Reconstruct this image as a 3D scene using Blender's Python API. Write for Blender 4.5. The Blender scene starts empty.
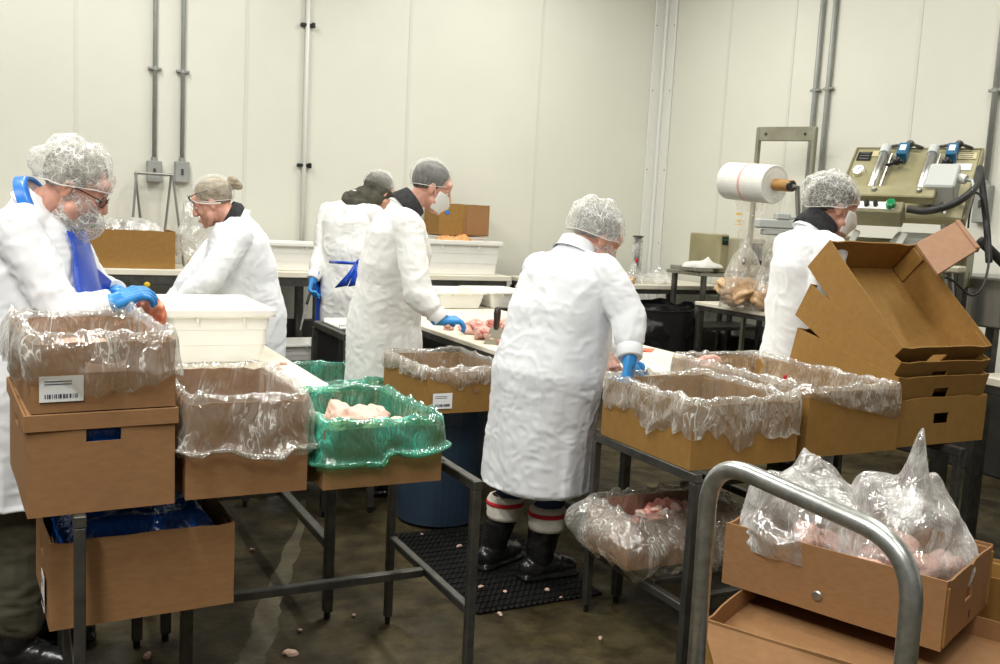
import bpy, math, random
import numpy as np
from mathutils import Vector, Matrix, Euler

sc = bpy.context.scene
COL = sc.collection
rad = math.radians

# ------------------------------------------------------------------ camera
FPX = 950.0
CAM_H = 1.6
YAW, PITCH, ROLL = rad(-27.3), rad(-7.0), rad(-3.0)
_f = Vector((-math.sin(YAW)*math.cos(PITCH), math.cos(YAW)*math.cos(PITCH), math.sin(PITCH)))
_r0 = Vector((math.cos(YAW), math.sin(YAW), 0))
_u0 = _r0.cross(_f)
_r = (_r0*math.cos(ROLL) - _u0*math.sin(ROLL)).normalized()
_u = _r.cross(_f).normalized()
cam_d = bpy.data.cameras.new('camera')
cam = bpy.data.objects.new('camera', cam_d)
COL.objects.link(cam)
cam.matrix_world = Matrix(((_r.x, _u.x, -_f.x, 0), (_r.y, _u.y, -_f.y, 0), (_r.z, _u.z, -_f.z, CAM_H), (0, 0, 0, 1)))
cam_d.sensor_width = 36.0
cam_d.lens = 36.0*FPX/1000.0
cam_d.clip_start = 0.05
sc.camera = cam

def K(u, v, k):
    """world point seen at photo pixel (u, v), k metres deep (survey helper)"""
    d = _f + _r*((u-500)/FPX) - _u*((v-332)/FPX)
    return Vector((0, 0, CAM_H)) + d*k

# ------------------------------------------------------------------ world, lights, exposure
w = bpy.data.worlds.new('world'); sc.world = w; w.use_nodes = True
w.node_tree.nodes['Background'].inputs[0].default_value = (0.9, 0.95, 1.0, 1)
w.node_tree.nodes['Background'].inputs[1].default_value = 0.25
sc.view_settings.view_transform = 'Standard'
sc.view_settings.look = 'None'
sc.view_settings.gamma = 1.0
sc.view_settings.use_curve_mapping = False
sc.view_settings.exposure = 0.0

CEIL = 4.6
LAMPS = [(-1.2, -0.4, 1.5), (1.6, -0.6, 0.45), (-0.8, 1.4, 1.4), (2.4, 1.6, 0.55), (-0.6, 4.6, 1.05), (2.4, 4.6, 1.05), (4.6, 2.8, 0.6), (0.4, 6.6, 0.75), (4.0, 6.4, 0.9), (-2.6, 2.6, 0.9)]  # the first two, near the camera, are added front fill
for i, (lx, ly, s) in enumerate(LAMPS):
    ld = bpy.data.lights.new('tube_and_fill_light', 'AREA'); ld.shape = 'RECTANGLE'
    ld.size = 0.25; ld.size_y = 1.3; ld.energy = 74*s; ld.color = (1.0, 0.985, 0.92)
    lo = bpy.data.objects.new('tube_and_fill_light', ld); lo.location = (lx, ly, CEIL-0.16); COL.objects.link(lo)
# ------------------------------------------------------------------ noise (numpy)
def _hash(i, j, k, s):
    n = (i*374761393 + j*668265263 + k*2147483647 + s*1274126177) & 0xFFFFFFFF
    n = ((n ^ (n >> 13))*1274126177) & 0xFFFFFFFF
    n = ((n ^ (n >> 15))*2246822519) & 0xFFFFFFFF
    return ((n ^ (n >> 16)) & 0xFFFFFF)/float(0xFFFFFF)

def vnoise(p, s=0):
    """value noise in [-1, 1], p (N, 3)"""
    p = np.asarray(p, dtype=np.float64)
    i = np.floor(p).astype(np.int64); f = p - i; f = f*f*(3-2*f)
    o = np.zeros(len(p))
    for a in (0, 1):
        for b in (0, 1):
            for c in (0, 1):
                wgt = (f[:, 0] if a else 1-f[:, 0])*(f[:, 1] if b else 1-f[:, 1])*(f[:, 2] if c else 1-f[:, 2])
                o += wgt*_hash(i[:, 0]+a, i[:, 1]+b, i[:, 2]+c, s)
    return o*2-1

def ridge(p, s=0):
    return 1-np.abs(vnoise(p, s))*2

def cells(p, s=0):
    """distance to nearest jittered cell point: folded, faceted creases"""
    p = np.asarray(p, dtype=np.float64)
    i = np.floor(p).astype(np.int64); best = np.full(len(p), 9.0)
    for a in (-1, 0, 1):
        for b in (-1, 0, 1):
            for c in (-1, 0, 1):
                I, J, L = i[:, 0]+a, i[:, 1]+b, i[:, 2]+c
                q = np.stack([I+_hash(I, J, L, s), J+_hash(I, J, L, s+7), L+_hash(I, J, L, s+13)], 1)
                best = np.minimum(best, ((q-p)**2).sum(1))
    return np.sqrt(best)

# ------------------------------------------------------------------ materials
MATS = {}
def mat(name):
    m = bpy.data.materials.new(name); m.use_nodes = True
    nt = m.node_tree; b = nt.nodes['Principled BSDF']
    return m, nt, b

def nn(nt, t, **kw):
    n = nt.nodes.new(t)
    for k_, v in kw.items(): setattr(n, k_, v)
    return n

def noise_fac(nt, scale, detail=4, rough=0.6, lo=0.35, hi=0.65, stretch=None, dist=0.0):
    tc = nn(nt, 'ShaderNodeTexCoord'); mp = nn(nt, 'ShaderNodeMapping')
    nt.links.new(tc.outputs['Object'], mp.inputs[0])
    if stretch: mp.inputs['Scale'].default_value = stretch
    n = nn(nt, 'ShaderNodeTexNoise'); n.inputs['Scale'].default_value = scale
    n.inputs['Detail'].default_value = detail; n.inputs['Roughness'].default_value = rough
    n.inputs['Distortion'].default_value = dist
    nt.links.new(mp.outputs[0], n.inputs['Vector'])
    r = nn(nt, 'ShaderNodeMapRange'); r.inputs[1].default_value = lo; r.inputs[2].default_value = hi
    nt.links.new(n.outputs['Fac'], r.inputs[0])
    return r.outputs[0], n.outputs['Fac']

def pmat(name, c1, c2=None, scale=8, rough=0.5, metal=0.0, bump=0.0, bscale=None, lo=0.35, hi=0.65, stretch=None,
         spec=0.5, coat=0.0, detail=4, sss=0.0, bdist=0.01):
    if name in MATS: return MATS[name]
    m, nt, b = mat(name)
    b.inputs['Roughness'].default_value = rough; b.inputs['Metallic'].default_value = metal
    b.inputs['Specular IOR Level'].default_value = spec; b.inputs['Coat Weight'].default_value = coat
    b.inputs['Coat Roughness'].default_value = 0.15
    if sss:
        b.inputs['Subsurface Weight'].default_value = sss; b.inputs['Subsurface Radius'].default_value = (0.02, 0.008, 0.004)
        b.inputs['Subsurface Scale'].default_value = 0.5
    if c2:
        fac, _ = noise_fac(nt, scale, detail, 0.6, lo, hi, stretch)
        mx = nn(nt, 'ShaderNodeMix', data_type='RGBA')
        mx.inputs[6].default_value = (*c1, 1); mx.inputs[7].default_value = (*c2, 1)
        nt.links.new(fac, mx.inputs[0]); nt.links.new(mx.outputs[2], b.inputs['Base Color'])
    else: b.inputs['Base Color'].default_value = (*c1, 1)
    if bump:
        _, f2 = noise_fac(nt, bscale or scale, 5, 0.6, stretch=stretch)
        bp = nn(nt, 'ShaderNodeBump'); bp.inputs['Strength'].default_value = bump; bp.inputs['Distance'].default_value = bdist
        nt.links.new(f2, bp.inputs['Height']); nt.links.new(bp.outputs[0], b.inputs['Normal'])
    MATS[name] = m
    return m

M = {}
M['wall'] = pmat('white_wall_panel', (0.70, 0.695, 0.62), (0.74, 0.735, 0.66), 0.8, rough=0.30, bump=0.06, bscale=1.6, bdist=0.05)
M['ceiling'] = pmat('ceiling_paint', (0.5, 0.5, 0.47), rough=0.7)
M['wall_far'] = pmat('grey_wall_paint', (0.16, 0.16, 0.15), rough=0.7)
M['joint'] = pmat('wall_joint', (0.67, 0.665, 0.595), rough=0.3)
M['trimw'] = pmat('white_trim', (0.76, 0.76, 0.72), rough=0.3)
M['curb'] = pmat('shade_dark_curb', (0.014, 0.014, 0.012), (0.03, 0.028, 0.022), 5, rough=0.6)  # wall curb, blackened so its colour deepens the shade under the tables
M['card'] = pmat('kraft_card', (0.285, 0.15, 0.065), (0.325, 0.172, 0.076), 30, rough=0.75, bump=0.04, bscale=90, stretch=(1, 1, 3), spec=0.25, bdist=0.002)
M['card_pink'] = pmat('kraft_card_pink', (0.34, 0.195, 0.12), (0.38, 0.22, 0.135), 30, rough=0.75, bump=0.1, bscale=60, spec=0.25, bdist=0.002)
M['card_warm'] = pmat('kraft_card_golden', (0.29, 0.155, 0.040), (0.33, 0.18, 0.048), 30, rough=0.7, bump=0.04, bscale=90, spec=0.3, bdist=0.002)
M['label'] = pmat('label_paper', (0.82, 0.83, 0.82), rough=0.5)
M['ink'] = pmat('printing_ink', (0.03, 0.03, 0.08), rough=0.5)
M['hole'] = pmat('hole_dark', (0.02, 0.02, 0.03), rough=0.8)
M['steel'] = pmat('brushed_steel', (0.30, 0.30, 0.28), (0.42, 0.41, 0.38), 20, rough=0.38, metal=0.85, stretch=(1, 1, 0.1))
M['dsteel'] = pmat('dull_dark_steel', (0.075, 0.075, 0.07), (0.13, 0.125, 0.11), 14, rough=0.45, metal=0.7)
M['galv'] = pmat('galvanized_steel', (0.42, 0.43, 0.42), (0.62, 0.63, 0.62), 30, rough=0.32, metal=0.9, bump=0.15, bscale=40, bdist=0.002)
M['conduit'] = pmat('grey_conduit', (0.30, 0.31, 0.29), (0.36, 0.37, 0.35), 9, rough=0.45, metal=0.2)
M['blackp'] = pmat('black_plastic', (0.012, 0.012, 0.013), rough=0.35)
M['rubber'] = pmat('black_rubber', (0.012, 0.012, 0.012), (0.03, 0.03, 0.028), 12, rough=0.55)
M['board'] = pmat('cream_cutting_board', (0.80, 0.74, 0.60), (0.86, 0.82, 0.70), 5, rough=0.42, bump=0.05, bscale=30, bdist=0.002)
M['tote'] = pmat('white_tote_plastic', (0.84, 0.83, 0.78), (0.87, 0.865, 0.83), 6, rough=0.35, sss=0.05)
M['coat'] = pmat('white_coat_cloth', (0.80, 0.82, 0.86), (0.85, 0.865, 0.90), 9, rough=0.85, bump=0.12, bscale=34, spec=0.15, bdist=0.004)
M['coat_w'] = pmat('warm_white_coat_cloth', (0.80, 0.80, 0.78), (0.85, 0.85, 0.83), 9, rough=0.85, bump=0.12, bscale=34, spec=0.15, bdist=0.004)
M['skin'] = pmat('skin', (0.56, 0.27, 0.19), (0.66, 0.36, 0.27), 14, rough=0.5, sss=0.12, bump=0.05, bscale=60, bdist=0.002)
M['glove'] = pmat('blue_nitrile', (0.02, 0.22, 0.62), (0.04, 0.30, 0.72), 12, rough=0.38, bump=0.3, bscale=50, bdist=0.003)
M['apron'] = pmat('blue_apron_vinyl', (0.008, 0.05, 0.42), (0.015, 0.09, 0.55), 7, rough=0.28, bump=0.3, bscale=20, bdist=0.005)
M['strap'] = pmat('bright_blue_strap', (0.02, 0.17, 0.62), (0.03, 0.24, 0.75), 7, rough=0.35)
M['jeans'] = pmat('dark_blue_jeans', (0.015, 0.03, 0.085), (0.03, 0.055, 0.13), 22, rough=0.85, bump=0.3, bscale=40, bdist=0.004)
M['olive'] = pmat('olive_trousers', (0.06, 0.055, 0.035), (0.09, 0.08, 0.055), 10, rough=0.85)
M['darkcloth'] = pmat('black_knit', (0.012, 0.012, 0.014), (0.03, 0.03, 0.035), 40, rough=0.9, bump=0.4, bscale=80, bdist=0.004)
M['hood'] = pmat('olive_fleece', (0.055, 0.052, 0.038), (0.09, 0.085, 0.065), 18, rough=0.95, bump=0.4, bscale=40, bdist=0.006)
M['boot'] = pmat('wet_black_boot', (0.008, 0.008, 0.009), (0.02, 0.02, 0.02), 12, rough=0.25, bump=0.3, bscale=20, bdist=0.005)
M['sock'] = pmat('cream_sock_wool', (0.62, 0.58, 0.50), (0.74, 0.71, 0.64), 40, rough=0.95, bump=0.5, bscale=70, bdist=0.004)
M['red'] = pmat('red_wool', (0.55, 0.02, 0.03), rough=0.9)
M['hair_grey'] = pmat('grey_hair', (0.16, 0.15, 0.12), (0.38, 0.36, 0.31), 40, rough=0.6, bump=0.6, bscale=60, stretch=(1, 1, 0.25), bdist=0.004)
M['hair_blond'] = pmat('ash_blond_hair', (0.17, 0.13, 0.08), (0.42, 0.35, 0.24), 50, rough=0.5, bump=0.6, bscale=60, stretch=(0.25, 1, 1), bdist=0.004)
M['hair_dark'] = pmat('dark_grey_hair', (0.05, 0.048, 0.045), (0.13, 0.125, 0.115), 50, rough=0.6, bump=0.6, bscale=60, stretch=(1, 1, 0.25), bdist=0.004)
M['hair_sil'] = pmat('silver_hair', (0.17, 0.17, 0.17), (0.36, 0.36, 0.35), 45, rough=0.6, bump=0.6, bscale=60, stretch=(1, 1, 0.25), bdist=0.004)
M['mask'] = pmat('white_mask', (0.76, 0.75, 0.72), rough=0.8, bump=0.2, bscale=40, bdist=0.004)
M['eyew'] = pmat('eye_white', (0.8, 0.78, 0.74), rough=0.2)
M['iris'] = pmat('iris_dark', (0.04, 0.025, 0.015), rough=0.15)
M['lip'] = pmat('lip', (0.45, 0.14, 0.12), rough=0.45)
M['frame_dark'] = pmat('dark_glasses_frame', (0.02, 0.012, 0.012), rough=0.2)
M['frame_red'] = pmat('dark_red_glasses_frame', (0.07, 0.008, 0.012), rough=0.2)
M['meat'] = pmat('raw_chicken_pink', (0.60, 0.20, 0.17), (0.86, 0.64, 0.54), 20, rough=0.3, lo=0.40, hi=0.58, sss=0.15, bump=0.35, bscale=22, bdist=0.006)
M['meat_pale'] = pmat('raw_chicken_pale', (0.70, 0.34, 0.27), (0.90, 0.70, 0.58), 18, rough=0.3, lo=0.35, hi=0.6, sss=0.15, bump=0.35, bscale=22, bdist=0.006)
M['meat_red'] = pmat('raw_meat_red', (0.48, 0.10, 0.09), (0.72, 0.34, 0.28), 20, rough=0.3, lo=0.35, hi=0.62, sss=0.1, bump=0.35, bscale=22, bdist=0.006)
M['meat_gold'] = pmat('marinated_chicken', (0.40, 0.10, 0.04), (0.86, 0.66, 0.38), 16, rough=0.3, lo=0.40, hi=0.54, bump=0.4, bscale=18, bdist=0.008)
M['chips'] = pmat('orange_trimmings', (0.62, 0.24, 0.07), (0.80, 0.48, 0.22), 25, rough=0.5, bump=0.6, bscale=30, bdist=0.01)
M['orange'] = pmat('orange_plastic', (0.85, 0.10, 0.01), rough=0.3)
M['orange_pack'] = pmat('orange_wrapped_meat', (0.75, 0.10, 0.01), (0.90, 0.45, 0.30), 18, rough=0.25)
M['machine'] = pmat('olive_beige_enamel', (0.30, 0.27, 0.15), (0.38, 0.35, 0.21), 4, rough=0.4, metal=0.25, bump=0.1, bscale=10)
M['machine_d'] = pmat('olive_beige_dark_enamel', (0.20, 0.185, 0.11), (0.27, 0.25, 0.15), 5, rough=0.45, metal=0.2)  # darker enamel for panel edges, control box and lower body
M['beige'] = pmat('warm_beige_enamel', (0.52, 0.49, 0.36), (0.58, 0.55, 0.42), 5, rough=0.45)
M['chrome'] = pmat('chrome', (0.80, 0.80, 0.78), rough=0.34, metal=1.0)
M['gbox'] = pmat('light_grey_plastic', (0.48, 0.50, 0.48), rough=0.45)
M['valve'] = pmat('blue_valve', (0.008, 0.11, 0.23), rough=0.4)
M['green'] = pmat('green_button', (0.0, 0.20, 0.06), rough=0.3)
M['barrel'] = pmat('blue_grey_bin_plastic', (0.022, 0.04, 0.07), (0.03, 0.055, 0.09), 5, rough=0.45)
M['core'] = pmat('brown_card_core', (0.42, 0.22, 0.06), rough=0.6)
M['scraper_metal'] = pmat('scraper_blade', (0.45, 0.42, 0.33), rough=0.35, metal=0.8)
M['woodplate'] = pmat('olive_bracket_paint', (0.22, 0.21, 0.15), (0.28, 0.27, 0.20), 6, rough=0.5)
M['brownh'] = pmat('dark_brown_handle', (0.03, 0.012, 0.008), rough=0.35)

# floor: stained wet concrete
def floor_mat():
    m, nt, b = mat('stained_concrete')
    f1, _ = noise_fac(nt, 1.6, 9, 0.72, 0.38, 0.62, dist=.6)
    f2, _ = noise_fac(nt, 6.0, 6, 0.7, 0.42, 0.62)
    a = nn(nt, 'ShaderNodeMix', data_type='RGBA'); a.inputs[6].default_value = (0.026, 0.019, 0.007, 1); a.inputs[7].default_value = (0.100, 0.078, 0.034, 1)
    nt.links.new(f1, a.inputs[0])
    c = nn(nt, 'ShaderNodeMix', data_type='RGBA'); c.blend_type = 'MULTIPLY'; c.inputs[7].default_value = (0.45, 0.42, 0.36, 1)
    nt.links.new(f2, c.inputs[0]); nt.links.new(a.outputs[2], c.inputs[6]); nt.links.new(c.outputs[2], b.inputs['Base Color'])
    r = nn(nt, 'ShaderNodeMapRange'); r.inputs[3].default_value = 0.42; r.inputs[4].default_value = 0.85; b.inputs['Specular IOR Level'].default_value = 0.3
    f3, f3r = noise_fac(nt, 2.2, 5, 0.6, 0.4, 0.6); nt.links.new(f3, r.inputs[0]); nt.links.new(r.outputs[0], b.inputs['Roughness'])
    bp = nn(nt, 'ShaderNodeBump'); bp.inputs['Strength'].default_value = 0.3; bp.inputs['Distance'].default_value = 0.01
    _, f4 = noise_fac(nt, 30, 6, 0.7); nt.links.new(f4, bp.inputs['Height']); nt.links.new(bp.outputs[0], b.inputs['Normal'])
    return m
M['floor'] = floor_mat()
M['patch'] = pmat('pale_repair_mortar', (0.085, 0.07, 0.04), (0.145, 0.122, 0.075), 9, rough=0.6, bump=0.4, bscale=30)

def film_mat(name, tint, body, base=0.05, highlight_streak=0.88, scale=9, gloss=0.16, rough=0.12, veil=0.16):
    """thin crumpled plastic: clear where it lies flat, creases whitened as painted highlights, real gloss on top"""
    m, nt, b = mat(name)
    L = nt.links.new
    b.inputs['Base Color'].default_value = (*body, 1); b.inputs['Roughness'].default_value = 0.3
    tr = nn(nt, 'ShaderNodeBsdfTransparent'); tr.inputs[0].default_value = (*tint, 1)
    gl = nn(nt, 'ShaderNodeBsdfGlossy'); gl.inputs['Roughness'].default_value = rough; gl.inputs['Color'].default_value = (0.95, 0.95, 0.95, 1)
    tc = nn(nt, 'ShaderNodeTexCoord')
    warp = nn(nt, 'ShaderNodeTexNoise'); warp.inputs['Scale'].default_value = 4; warp.inputs['Detail'].default_value = 2
    L(tc.outputs['Object'], warp.inputs['Vector'])
    add = nn(nt, 'ShaderNodeVectorMath', operation='MULTIPLY_ADD'); add.inputs[1].default_value = (0.16, 0.16, 0.16)
    L(warp.outputs['Color'], add.inputs[0]); L(tc.outputs['Object'], add.inputs[2])
    def crease(sc, width, out, rot=(0, 0, 0), st=(1, 1, 1)):
        mp = nn(nt, 'ShaderNodeMapping'); mp.inputs['Rotation'].default_value = rot; mp.inputs['Scale'].default_value = st; L(add.outputs[0], mp.inputs[0])
        n = nn(nt, 'ShaderNodeTexNoise'); n.inputs['Scale'].default_value = sc; n.inputs['Detail'].default_value = 3; n.inputs['Roughness'].default_value = 0.55
        L(mp.outputs[0], n.inputs['Vector'])
        s1 = nn(nt, 'ShaderNodeMath', operation='SUBTRACT'); s1.inputs[1].default_value = 0.5; L(n.outputs['Fac'], s1.inputs[0])
        s2 = nn(nt, 'ShaderNodeMath', operation='ABSOLUTE'); L(s1.outputs[0], s2.inputs[0])
        r = nn(nt, 'ShaderNodeMapRange'); r.interpolation_type = 'SMOOTHSTEP'; r.inputs[1].default_value = 0; r.inputs[2].default_value = width; r.inputs[3].default_value = out; r.inputs[4].default_value = 0
        L(s2.outputs[0], r.inputs[0]); return r.outputs[0], s2.outputs[0]
    c1, h1 = crease(scale*1.5, 0.014, highlight_streak, (.6, .5, .3), (1, 1, .22)); c2, h2 = crease(scale*2.2, 0.016, highlight_streak*.8, (-.7, -.6, .9), (1, 1, .18))  # white along the creases paints highlight streaks into the film colour
    msk = nn(nt, 'ShaderNodeTexNoise'); msk.inputs['Scale'].default_value = 7; msk.inputs['Detail'].default_value = 4; L(tc.outputs['Object'], msk.inputs['Vector'])
    mr = nn(nt, 'ShaderNodeMapRange'); mr.inputs[1].default_value = 0.46; mr.inputs[2].default_value = 0.70; L(msk.outputs['Fac'], mr.inputs[0])
    mm = nn(nt, 'ShaderNodeMath', operation='MAXIMUM'); L(c1, mm.inputs[0]); L(c2, mm.inputs[1])
    mu = nn(nt, 'ShaderNodeMath', operation='MULTIPLY'); L(mm.outputs[0], mu.inputs[0]); L(mr.outputs[0], mu.inputs[1])
    ve = nn(nt, 'ShaderNodeMath', operation='MULTIPLY_ADD'); ve.inputs[1].default_value = veil; L(mr.outputs[0], ve.inputs[0]); L(mu.outputs[0], ve.inputs[2])
    lw = nn(nt, 'ShaderNodeLayerWeight'); lw.inputs[0].default_value = 0.3
    fa = nn(nt, 'ShaderNodeMath', operation='MULTIPLY_ADD'); fa.inputs[1].default_value = 0.30; L(lw.outputs['Facing'], fa.inputs[0]); L(ve.outputs[0], fa.inputs[2])
    bs = nn(nt, 'ShaderNodeMath', operation='ADD'); bs.inputs[1].default_value = base; bs.use_clamp = True; L(fa.outputs[0], bs.inputs[0])
    g2 = nn(nt, 'ShaderNodeMath', operation='MULTIPLY_ADD'); g2.inputs[1].default_value = 0.4; g2.inputs[2].default_value = gloss; g2.use_clamp = True; L(lw.outputs['Facing'], g2.inputs[0])
    m1 = nn(nt, 'ShaderNodeMixShader'); L(g2.outputs[0], m1.inputs[0]); L(tr.outputs[0], m1.inputs[1]); L(gl.outputs[0], m1.inputs[2])
    mx = nn(nt, 'ShaderNodeMixShader'); L(bs.outputs[0], mx.inputs[0]); L(m1.outputs[0], mx.inputs[1]); L(b.outputs[0], mx.inputs[2])
    hs = nn(nt, 'ShaderNodeMath', operation='ADD'); L(h1, hs.inputs[0]); L(h2, hs.inputs[1])
    bp = nn(nt, 'ShaderNodeBump'); bp.inputs['Strength'].default_value = 1.0; bp.inputs['Distance'].default_value = 0.022
    L(hs.outputs[0], bp.inputs['Height']); L(bp.outputs[0], b.inputs['Normal']); L(bp.outputs[0], gl.inputs['Normal'])
    L(mx.outputs[0], nt.nodes['Material Output'].inputs[0])
    return m
M['film'] = film_mat('clear_plastic_film', (0.97, 0.96, 0.94), (0.86, 0.84, 0.78))
M['film_w'] = film_mat('milky_plastic_film', (0.95, 0.95, 0.94), (0.86, 0.86, 0.85), base=0.13, veil=0.45)
M['film_g'] = film_mat('green_plastic_film', (0.50, 0.83, 0.62), (0.09, 0.58, 0.42), base=0.13, veil=0.35)
M['film_b'] = film_mat('blue_plastic_film', (0.01, 0.14, 0.5), (0.004, 0.10, 0.50), base=0.7, veil=0.3, gloss=.22)
M['film_k'] = pmat('black_bag_film', (0.008, 0.008, 0.009), rough=0.16, bump=0.8, bscale=14, bdist=0.02)

def net_mat(name, scale, base, line, col=(0.80, 0.79, 0.76)):
    """gauzy net: faint haze with random looping threads"""
    m, nt, b = mat(name); L = nt.links.new
    b.inputs['Base Color'].default_value = (*col, 1); b.inputs['Roughness'].default_value = 0.7
    tr = nn(nt, 'ShaderNodeBsdfTransparent'); tc = nn(nt, 'ShaderNodeTexCoord')
    def thread(sc, wdt, amt, off):
        mp = nn(nt, 'ShaderNodeMapping'); mp.inputs['Location'].default_value = off; L(tc.outputs['Object'], mp.inputs[0])
        n = nn(nt, 'ShaderNodeTexNoise'); n.inputs['Scale'].default_value = sc; n.inputs['Detail'].default_value = 1; L(mp.outputs[0], n.inputs['Vector'])
        s1 = nn(nt, 'ShaderNodeMath', operation='SUBTRACT'); s1.inputs[1].default_value = 0.5; L(n.outputs['Fac'], s1.inputs[0])
        s2 = nn(nt, 'ShaderNodeMath', operation='ABSOLUTE'); L(s1.outputs[0], s2.inputs[0])
        r = nn(nt, 'ShaderNodeMapRange'); r.inputs[1].default_value = 0; r.inputs[2].default_value = wdt; r.inputs[3].default_value = amt; r.inputs[4].default_value = 0; L(s2.outputs[0], r.inputs[0])
        return r.outputs[0]
    cur = None
    for q in ((scale*.5, .022, line, (0, 0, 0)), (scale*.6, .020, line, (3, 1, 5)), (scale*1.1, .03, line*.6, (7, 2, 1)), (scale*1.3, .03, line*.6, (1, 9, 4))):
        t = thread(*q)
        if cur is None: cur = t
        else:
            x = nn(nt, 'ShaderNodeMath', operation='MAXIMUM'); L(cur, x.inputs[0]); L(t, x.inputs[1]); cur = x.outputs[0]
    lw = nn(nt, 'ShaderNodeLayerWeight'); lw.inputs[0].default_value = 0.25
    ad = nn(nt, 'ShaderNodeMath', operation='MULTIPLY_ADD'); ad.inputs[1].default_value = 0.35; L(lw.outputs['Facing'], ad.inputs[0]); L(cur, ad.inputs[2])
    a2 = nn(nt, 'ShaderNodeMath', operation='ADD'); a2.inputs[1].default_value = base; a2.use_clamp = True; L(ad.outputs[0], a2.inputs[0])
    mx = nn(nt, 'ShaderNodeMixShader'); L(a2.outputs[0], mx.inputs[0]); L(tr.outputs[0], mx.inputs[1]); L(b.outputs[0], mx.inputs[2])
    L(mx.outputs[0], nt.nodes['Material Output'].inputs[0])
    return m
M['net'] = net_mat('white_hairnet_mesh', 46, 0.16, 0.75)
M['net_d'] = net_mat('fine_hairnet_mesh', 90, 0.03, 0.25)
M['lens'] = net_mat('clear_lens', 0.1, 0.06, 0.0, (0.8, 0.85, 0.85))

def mat_rubber_grid():
    m, nt, b = mat('diamond_tread_rubber')
    b.inputs['Base Color'].default_value = (0.006, 0.006, 0.006, 1); b.inputs['Roughness'].default_value = 0.65; b.inputs['Specular IOR Level'].default_value = 0.25
    tc = nn(nt, 'ShaderNodeTexCoord'); mp = nn(nt, 'ShaderNodeMapping'); mp.inputs['Rotation'].default_value = (0, 0, rad(35))
    nt.links.new(tc.outputs['Object'], mp.inputs[0])
    wv = nn(nt, 'ShaderNodeTexWave'); wv.inputs['Scale'].default_value = 14; nt.links.new(mp.outputs[0], wv.inputs['Vector'])
    bp = nn(nt, 'ShaderNodeBump'); bp.inputs['Strength'].default_value = 0.8; bp.inputs['Distance'].default_value = 0.01
    nt.links.new(wv.outputs['Fac'], bp.inputs['Height']); nt.links.new(bp.outputs[0], b.inputs['Normal'])
    return m
M['tread'] = mat_rubber_grid()

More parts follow.
